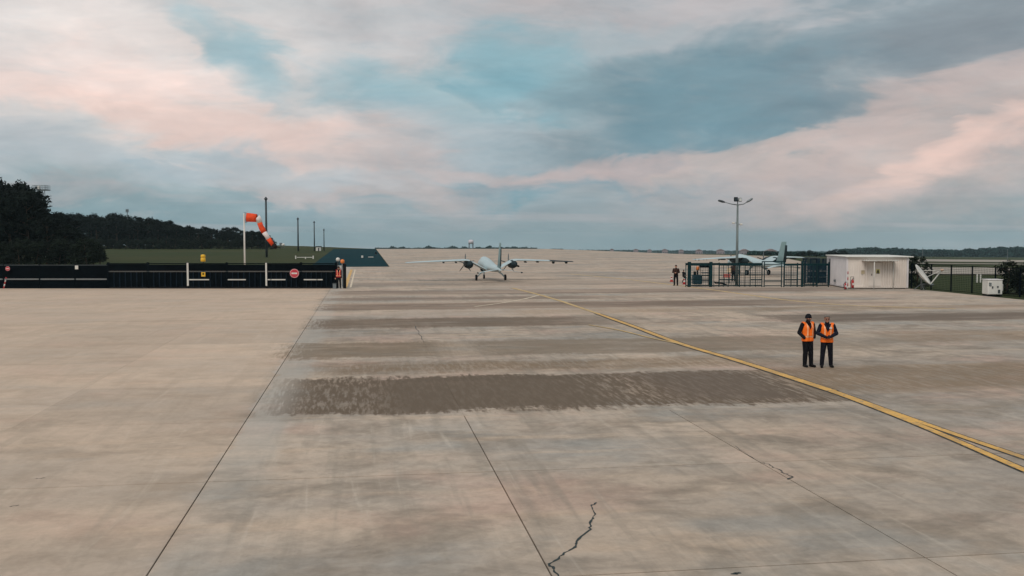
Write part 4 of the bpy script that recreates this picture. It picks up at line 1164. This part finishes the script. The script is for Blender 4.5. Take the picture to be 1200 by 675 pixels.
for x0, x1, y0, y1, m_ in ((860.2, 864.6, 231.0, 236.2, M_BLACK), (865.4, 869.2, 231.8, 236.4, M_STEEL)):
    b = MB(); a_ = W(x0, y1, YL); c_ = W(x1, y0, YL); b.bevbox(((a_.x + c_.x) / 2, YL, (a_.z + c_.z) / 2), (c_.x - a_.x, .25, c_.z - a_.z), .04); fl = b.build('floodlight', m_, lp, world=True)
    b = MB(); b.box(((a_.x + c_.x) / 2, YL - .135, (a_.z + c_.z) / 2), ((c_.x - a_.x) * .75, .016, (c_.z - a_.z) * .7)); b.build('glass', M_GLASS if m_ is M_BLACK else M_LEDG, fl, world=True)
for sx, hx, hy in ((-1, 859.3, 261.2), (1, 868.2, 262.8)):
    e = W(hx, hy, YL); b = MB(); b.tube([(xl, YL, e.z), e], .03, 6); arm = b.build('camera_arm', M_STEEL, lp, world=True)
    b = MB(); b.bevbox(e + Vector((0, -.05, 0)), (.2, .34, .16), .03); b.build('camera', M_WHITE, arm, world=True)

# container cabin: front face and its left end
ang = R(-9)
p0 = G(991.5, 338.2)
ct = empty('container_cabin', p0, 'white corrugated container cabin with small canopy over the door', 'cabin', rz=R(-3))
YB = p0.y
sc_ = YB / F
LEN, DEP, HT = 71.5 * sc_, 6.0, 2.55
# local: x along the front, y backwards, z up, origin at the left front corner
b = MB(); b.bbox((.05, .05, .14), (LEN - .05, DEP - .05, HT - .02)); b.build('core', M_WARMWALL, ct)
ncor = 24; wcor = (LEN - .3) / ncor
DOOR = (1.75, 2.9)
for i in range(ncor):
    x0 = .15 + i * wcor
    if i < 6 or 9 <= i < 14 : dep = .012
    else: dep = .07
    b = MB(); b.loft([[Vector((x0 + wcor * k, y, z)) for k, y in ((.08, .06), (.26, .05 - dep), (.70, .05 - dep), (.88, .06))] for z in (.2, HT - .16)]); b.build('wall_rib', M_WARMWALL, ct)
for i in range(26):
    y0 = .15 + i * (DEP - .3) / 26; wy = (DEP - .3) / 26
    b = MB(); b.loft([[Vector((x, y0 + wy * k, z)) for k, x in ((.08, .06), (.26, .015), (.70, .015), (.88, .06))] for z in (.2, HT - .16)]); b.build('end_rib', M_COOLWALL, ct)
for x in (.07, LEN - .07): 
    for y in (.07, DEP - .07): b = MB(); b.bevbox((x, y, HT / 2 + .04), (.15, .15, HT - .06), .015); b.build('corner_post', M_COOLWALL, ct)
for z in (.14, HT - .08):
    b = MB(); b.box((LEN / 2, .07, z), (LEN - .31, .13, .13)); b.build('beam', M_WARMWALL, ct)
    b = MB(); b.box((.07, DEP / 2, z), (.13, DEP - .31, .13)); b.build('beam', M_COOLWALL, ct)
b = MB(); b.bevbox((LEN / 2 + .12, DEP / 2 - .05, HT + .05), (LEN + .42, DEP + .3, .09), .02); b.build('roof', M_WHITE, ct)
for x in (.5, 1.75, 3.1, LEN - .35):
    b = MB(); b.bevbox((x, .3, .04), (.3, .4, .08), .01); b.build('foot', M_BLACK, ct)
    b = MB(); b.bevbox((x, DEP - .4, .04), (.3, .4, .08), .01); b.build('foot', M_BLACK, ct)
dr = MB(); dr.bevbox((2.32, -.004, 1.17), (.92, .05, 1.92), .01); door = dr.build('door', M_WARMWALL, ct)
b = MB(); b.bevbox((2.02, -.06, 1.15), (.04, .07, .16), .01); b.build('handle', M_BLACK, door)
b = MB(); b.box((2.52, -.036, 1.42), (.32, .012, .36)); sgn = b.build('warning_board', pm('pale_yellow_board', (218, 204, 140), .6), ct)
b = MB(); b.box((2.52, -.046, 1.29), (.24, .006, .10)); b.add([(2.40, -.047, 1.37), (2.64, -.047, 1.37), (2.52, -.047, 1.56)], [(0, 1, 2)]); b.build('black_symbol', M_BLACK, sgn)
b = MB(); b.box((1.32, -.03, 1.35), (.28, .012, .30)); b.build('notice', pm('faded_notice', (176, 160, 132), .7), ct)
b = MB(); b.box((2.52, -.5, 2.30), (2.6, 1.15, .05)); cno = b.build('canopy', M_WHITE, ct)
b = MB(); b.box((2.52, -1.06, 2.32), (2.62, .03, .1)); b.build('fascia', M_WHITE, cno)
for x in (1.92, 3.85 - .1):
    b = MB(); b.tube([(x, -1.0 if x < 2 else -.06, 0), (x, -1.0 if x < 2 else -.06, 2.27)], .035, 8); b.build('canopy_post', M_WHITE, ct, True)
b = MB(); b.tube([(-.03, 3.2, .4), (-.03, 3.2, .6)], .12, 10); b.build('vent', M_STEEL, ct)
# fire extinguishers
def ext(px, py, Yx, hgt, label, cart):
    p = G(px, py); o = empty('fire_extinguisher', p, label, 'extinguisher')
    r_ = .11 if cart else .075; z0 = .14 if cart else .03
    b = MB(); b.lathe([(r_ * .7, z0), (r_, z0 + .04), (r_, z0 + hgt * .62), (r_ * .75, z0 + hgt * .72), (.03, z0 + hgt * .78), (.03, z0 + hgt * .84)], p, 14); cyl = b.build('cylinder', M_RED, o, True, True)
    b = MB(); b.box(p + Vector((0, -r_ - .004, z0 + hgt * .38)), (r_ * 1.1, .012, hgt * .22)); b.build('label', M_WHITE, cyl, world=True)
    b = MB(); b.box(p + Vector((.03, 0, z0 + hgt * .88)), (.14, .04, .03)); b.box(p + Vector((.03, 0, z0 + hgt * .94)), (.12, .03, .02)); b.build('lever', M_BLACK, o, world=True)
    b = MB(); b.tube([p + Vector((-.03, -.02, z0 + hgt * .86)), p + Vector((-r_ - .09, -.03, z0 + hgt * .6)), p + Vector((-r_ - .05, -.04, z0 + hgt * .15))], .018, 6); b.build('hose', M_BLACK, o, True, True)
    if cart:
        for sx in (-1, 1): wheel(o, (p.x + sx * .17, p.y + .06, .14), .14, .05)
        for sx in (-1, 1):
            b = MB(); b.tube([p + Vector((sx * .12, .1, .12)), p + Vector((sx * .12, .12, hgt + .2))], .018, 6); b.build('frame', M_BLACK, o, world=True)
        b = MB(); b.tube([p + Vector((-.12, .12, hgt + .2)), p + Vector((.12, .12, hgt + .2))], .018, 6); b.build('handlebar', M_BLACK, o, world=True)
    else:
        b = MB(); b.lathe([(.11, 0), (.11, .03), (.05, .035)], p, 12); b.build('stand', M_BLACK, o, True, True)
    return o
ext(990.5, 339.2, 0, .62, 'small red fire extinguisher at the container corner', False)
ext(999, 339.4, 0, .82, 'wheeled red fire extinguisher with white label before the container', True)
# striped post on the container corner
p = G(992.2, 339.0); o = empty('striped_post', p, 'slim red and white striped post at the container corner', 'post')
for k_ in range(6):
    b = MB(); b.tube([p + Vector((.08, 0, .0 + k_ * .24)), p + Vector((.08, 0, .24 + k_ * .24))], .04, 8); b.build('band', M_RED if k_ % 2 else M_WHITE, o, True, True)

# satellite dish
p = G(1080, 340); Yd = p.y
ds = empty('satellite_dish', p, 'white satellite dish tilted on a low mount beside the container', 'dish')
A, Bq, Fd = W(1072.2, 311.5, Yd), W(1090, 333, Yd), W(1104, 316.5, Yd)
cen = (A + Bq) / 2; dmaj = (A - Bq).length / 2; um = (A - Bq).normalized()
# the bowl looks to the right and towards the viewer a little
nrm = Vector((-um.z, 0, um.x)); nrm = nrm if nrm.x > 0 else -nrm
nrm = (nrm * .90 + Vector((0, -.42, 0))).normalized(); vm_ = nrm.cross(um).normalized()
b = MB(); n = 28; rings = []
for q in (.05, .3, .55, .8, 1.0): rings.append([cen + (um * math.cos(2 * math.pi * k / n) + vm_ * math.sin(2 * math.pi * k / n)) * dmaj * q + nrm * (.26 * q * q - .2) for k in range(n)])
b.loft(rings, caps=False); bowl = b.build('bowl', M_WHITE, ds, True, True)
sm = bowl.modifiers.new('thick', 'SOLIDIFY'); sm.thickness = .03
b = MB(); b.tube([rings[-1][k] for k in range(n)] + [rings[-1][0]], .02, 6); b.build('rim', M_WHITE, bowl, True, True)
b = MB()
for k in range(0, n, 4): b.tube([rings[0][k] - nrm * .04, rings[2][k] - nrm * .05, rings[4][k] - nrm * .03], .018, 5)
b.build('back_ribs', M_STEEL, bowl, world=True)
for nm, s_, e_ in (('feed_arm', rings[-1][14], Fd), ('feed_strut', rings[-1][7], Fd), ('feed_strut', rings[-1][21], Fd)):
    b = MB(); b.tube([s_, e_], .045 if nm == 'feed_arm' else .022, 6); b.build(nm, M_WHITE, ds, world=True)
b = MB(); fdv = (cen - Fd).normalized(); b.tube([Fd - fdv * .1, Fd + fdv * .12], [.08, .11], 10); b.build('feed_horn', pm('beige_feed', (212, 178, 152), .6), ds, True, True)
b = MB(); b.tube([p + Vector((.02, .1, 0)), p + Vector((.02, .1, .85)), cen - nrm * .25], [.08, .07, .06], 8); b.build('mount', M_STEEL, ds, True, True)
for k in range(3):
    a_ = 2 * math.pi * k / 3 + .5; b = MB(); b.tube([p + Vector((.02, .1, .5)), p + Vector((.02 + .55 * math.cos(a_), .1 + .55 * math.sin(a_), .03))], .03, 6); b.build('leg', M_STEEL, ds, world=True)
b = MB(); a_ = W(1084.5, 333.5, Yd); b.bevbox((a_.x + .2, Yd + .1, a_.z), (.9, .35, .14), .03); b.build('actuator_box', M_STEEL, ds, world=True)

# fence along the right edge of the apron
posts = [(1068, 338.2), (1091, 339.3), (1114.3, 341.5), (1138.8, 343.4), (1166, 346), (1195, 348.5), (1228, 351.5)]
fr = empty('mesh_fence', G(1130, 342.5), 'dark mesh fence with tall posts along the right edge', 'fence')
fp = [G(*q) for q in posts]; HF = 2.05
fz = Vector((fr.location.x, fr.location.y, 0))
for i, q in enumerate(fp):
    b = MB(); b.tube([q, q + Vector((0, 0, HF))], .06, 8); b.build('post', M_NAVY2, fr, world=True)
    if i:
        a_ = fp[i - 1]; b = MB()
        for k in range(15): b.tube([a_ + Vector((0, 0, .05 + k * (HF - .1) / 14)), q + Vector((0, 0, .05 + k * (HF - .1) / 14))], .007 if k not in (0, 14) else .02, 4)
        L_ = (q - a_).length; m_ = int(L_ / .18)
        for k in range(1, m_): c = a_.lerp(q, k / m_); b.tube([c + Vector((0, 0, .05)), c + Vector((0, 0, HF - .05))], .006, 4)
        b.build('wire_panel', M_NAVY2, fr, world=True)
# generator box
p = G(1166, 347.2); Yg = p.y
gn = empty('generator_box', p, 'white generator cabinet on dark skids near the right edge', 'generator')
a_, c_ = W(1157.2, 345.2, Yg), W(1174.8, 328.4, Yg)
b = MB(); b.bevbox(((a_.x + c_.x) / 2, Yg + .4, (a_.z + c_.z) / 2), (c_.x - a_.x, .9, c_.z - a_.z), .04); hs = b.build('housing', M_WHITE, gn, world=True)
b = MB(); b.bevbox(((a_.x + c_.x) / 2, Yg + .4, c_.z + .035), (c_.x - a_.x + .05, .96, .06), .02); b.build('lid', M_COOLWALL, gn, world=True)
b = MB(); b.bevbox((c_.x + .03, Yg + .4, .62), (.14, .7, .5), .03); b.build('side_intake', M_WHITE, gn, world=True)
for x0, y0, x1, y1 in ((1162.5, 335.5, 1164, 338), (1168.5, 335.2, 1170.2, 337.2), (1169.5, 339.5, 1172, 343.5)): pxpart('latch', x0, y0, x1, y1, Yg - .07, .04, M_DKSTEEL, gn)
for k in range(5): pxpart('vent_slat', 1159, 331.2 + k * .9, 1162, 331.7 + k * .9, Yg - .06, .03, M_STEEL, gn)
for x0, x1 in ((1157.5, 1161.5), (1163, 1167), (1171, 1174)):
    b = MB(); q0, q1 = W(x0, 347.2, Yg), W(x1, 345.2, Yg); b.bbox((q0.x, Yg + .0, .0), (q1.x, Yg + .8, a_.z - .002)); b.build('skid', M_BLACK, gn, world=True)
# bushes behind the fence and hedge by the container
for px, py, hh, wd, lab in ((1172, 344, 2.35, 1.15, 'dark bush behind the generator cabinet'), (1196, 346, 2.2, 1.25, 'dark bush cut by the right edge of the picture'), (1184, 343, 1.9, 1.3, 'low dark bush between two bigger bushes by the fence'),
                            (1078, 336.0, 2.5, .8, 'dense dark hedge shrub between container and dish'), (1070, 335.5, 2.5, .8, 'dense dark hedge shrub touching the container end')):
    q = G(px, py); q = q + Vector((.9, .9, 0)) if px > 1100 else q + Vector((.2, 1.2, 0))
    tree('bush', q.x, q.y, hh, lab, 'shrub', None, wd)
# small white pipe stand in the field
p = Vector(((1148 - 600) / F * 92, 92, 0)); p.z = zt(p.x, p.y) - .08
o = empty('marker_post', p, 'pair of short white posts in the field behind the fence', 'post')
for xx in (1145, 1149):
    q0 = W(xx, 327 if xx > 1146 else 325.5, 92); q1 = W(xx, 321.5, 92); b = MB(); b.bbox((q0.x - .06, 91.95, p.z), (q0.x + .06, 92.05, q1.z)); b.build('post', M_WHITE, o, world=True)
# thin masts far right
for px, ytop, lab in ((1081, 290, 'thin pale mast in the field above the satellite dish'), (1180.5, 292, 'thin pale mast in the field near the right edge')):
    Y = 240; x = (px - 600) / F * Y; z0 = zt(x, Y) - .08; o = empty('thin_mast', (x, Y, z0), lab, 'mast')
    b = MB(); b.tube([(x, Y, z0), (x, Y, W(px, ytop, Y).z)], [.09, .05], 6); b.build('pole', M_STEEL, o, world=True)
    b = MB(); b.box((x, Y, z0 + .1), (.6, .6, .2)); b.build('base', M_STEEL, o, world=True)

# ================================================================== far distance
def gz(px, Y): x = (px - 600) / F * Y; return x, zt(x, Y) - .08
# far woods as masses of leaf clumps
def wood(name, pxs, Y, depth, hfun, n, leaf, label):
    rnd = random.Random(hash(name) % 100); V = []; Fc = []
    for i in range(n):
        px = rnd.uniform(*pxs); yy = Y + rnd.uniform(0, depth); x, z0 = gz(px, yy)
        hh = hfun(px) * (.94 + .05 * math.sin(px * .23 + 2 * math.sin(px * .071)) + .05 * math.sin(px * .61 + 3 * math.sin(px * .13))) * rnd.uniform(.85, 1.1)
        for k in range(7):
            d = Vector((rnd.gauss(0, 1), rnd.gauss(0, 1), rnd.gauss(0, 1))).normalized(); l = leaf * rnd.uniform(.6, 1.3)
            a = d.orthogonal().normalized(); b_ = d.cross(a); c = Vector((x + rnd.uniform(-2, 2), yy + rnd.uniform(-2, 2), z0 + hh * rnd.random() ** .6))
            o = len(V); V += [c - a * l, c - b_ * l * .7, c + a * l, c + b_ * l * .7]; Fc.append((o, o + 1, o + 2, o + 3))
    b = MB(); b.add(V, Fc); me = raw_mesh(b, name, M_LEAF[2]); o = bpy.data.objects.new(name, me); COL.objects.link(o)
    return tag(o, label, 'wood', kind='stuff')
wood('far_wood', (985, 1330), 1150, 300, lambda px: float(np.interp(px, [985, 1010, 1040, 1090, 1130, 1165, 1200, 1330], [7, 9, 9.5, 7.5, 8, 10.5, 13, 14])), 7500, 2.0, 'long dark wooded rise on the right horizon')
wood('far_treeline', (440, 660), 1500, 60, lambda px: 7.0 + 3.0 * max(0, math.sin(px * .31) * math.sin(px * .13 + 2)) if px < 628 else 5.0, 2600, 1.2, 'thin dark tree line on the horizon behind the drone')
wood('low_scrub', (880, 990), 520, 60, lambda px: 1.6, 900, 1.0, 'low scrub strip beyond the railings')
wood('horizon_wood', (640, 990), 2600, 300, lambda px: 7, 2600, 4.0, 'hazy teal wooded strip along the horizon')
for px, yt in ((935, 296.5), (941, 294.8), (949, 293.2), (956, 296), (972, 293.6), (980, 292.4), (989, 293.5)):
    Y = 380 + random.uniform(-15, 15); x, z0 = gz(px, Y); hh = W(px, yt, Y).z - z0
    tree('round', x, Y, hh, 'round dark tree in the clump left of the container', 'tree', 'trees beyond the railings', 1.3)
# far buildings
def block(px, Y, wpx, ytop, mat, label, nw):
    x, z0 = gz(px, Y); top = W(px, ytop, Y).z; ww = wpx / F * Y
    hgt = max(5.0, top - z0); o = empty('far_building', (x, Y, z0), label, 'building', 'far buildings on the horizon')
    b = MB(); b.bbox((x - ww / 2, Y - ww / 2, z0), (x + ww / 2, Y + ww / 2, z0 + hgt)); b.build('wall', mat, o, world=True)
    b = MB(); b.loft([[Vector((x - ww * .55, yy, z0 + hgt + .01)), Vector((x + ww * .55, yy, z0 + hgt + .01)), Vector((x, yy, z0 + hgt + ww * .22))] for yy in (Y - ww * .55, Y + ww * .55)]); b.build('roof', M_ROOF, o, world=True)
    for i in range(nw):
        for fl in range(max(1, int(hgt / 3))):
            cx = x - ww / 2 + ww * (i + .5) / nw; cz = z0 + 1.6 + fl * 3
            if cz + .8 < z0 + hgt:
                b = MB(); b.box((cx, Y - ww / 2 - .03, cz), (ww / nw * .5, .1, 1.4)); b.build('window', M_GLASS, o, world=True)
for i, (px, wp, yt, lab) in enumerate(((717, 4, 293.8, 'tiny mauve house on the horizon right of the drone'), (745, 5, 294.6, 'tiny low house on the horizon, second right of the drone'), (761, 4.5, 293.6, 'tiny house on the horizon, third right of the drone'),
        (779, 6, 293.8, 'mauve far house above the person in the brown jacket'), (798, 5, 294.0, 'mauve far house just right of that above the lone person'), (819, 7, 294.8, 'wider mauve far house left of the lamp post'),
        (844, 8, 295.2, 'widest mauve far house next left of the lamp post'), (872, 10, 297.0, 'low reddish far house right of the lamp post'), (903, 12, 298, 'low long far house left of the parked drone fin'))):
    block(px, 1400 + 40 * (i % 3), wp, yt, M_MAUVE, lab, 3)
Yw = 1250; x, z0 = gz(552, Yw)
wt_ = empty('water_tower', (x, Yw, z0), 'white topped water tower on two legs at the horizon', 'tower')
ztop = W(552, 281.2, Yw).z; zm = W(552, 286, Yw).z
b = MB(); b.lathe([(1.0, zm), (3.4, zm + .8), (3.4, ztop - .8), (2.2, ztop), (.1, ztop + .3)], (x, Yw, 0), 14); b.build('tank', pm('tank_white', (206, 196, 200), .6), wt_, True, True)
for sx in (-1, 1):
    b = MB(); b.tube([(x + sx * 2.4, Yw, z0), (x + sx * 2.4, Yw, zm + 1.2)], .8, 8); b.build('leg', pm('tank_leg', (112, 116, 124), .7), wt_, True, True)

# ================================================================== haze
hb = MB(); hb.bbox((-6600, -6600, -135), (6600, 6600, 19))
hme = bpy.data.meshes.new('haze'); hme.from_pydata(hb.v, [], hb.f)
hz = bpy.data.objects.new('haze', hme); COL.objects.link(hz)
hm = bpy.data.materials.new('haze_air'); hm.use_nodes = True; hm.node_tree.nodes.clear()
ht = NT(hm.node_tree); ho = ht.new('ShaderNodeOutputMaterial'); hv = ht.new('ShaderNodeVolumePrincipled')
hv.inputs['Color'].default_value = (.66, .88, .94, 1); hv.inputs['Density'].default_value = .00010
ht.l.new(hv.outputs[0], ho.inputs['Volume']); hme.materials.append(hm)
tag(hz, 'thin pale air over the airfield', kind='stuff')
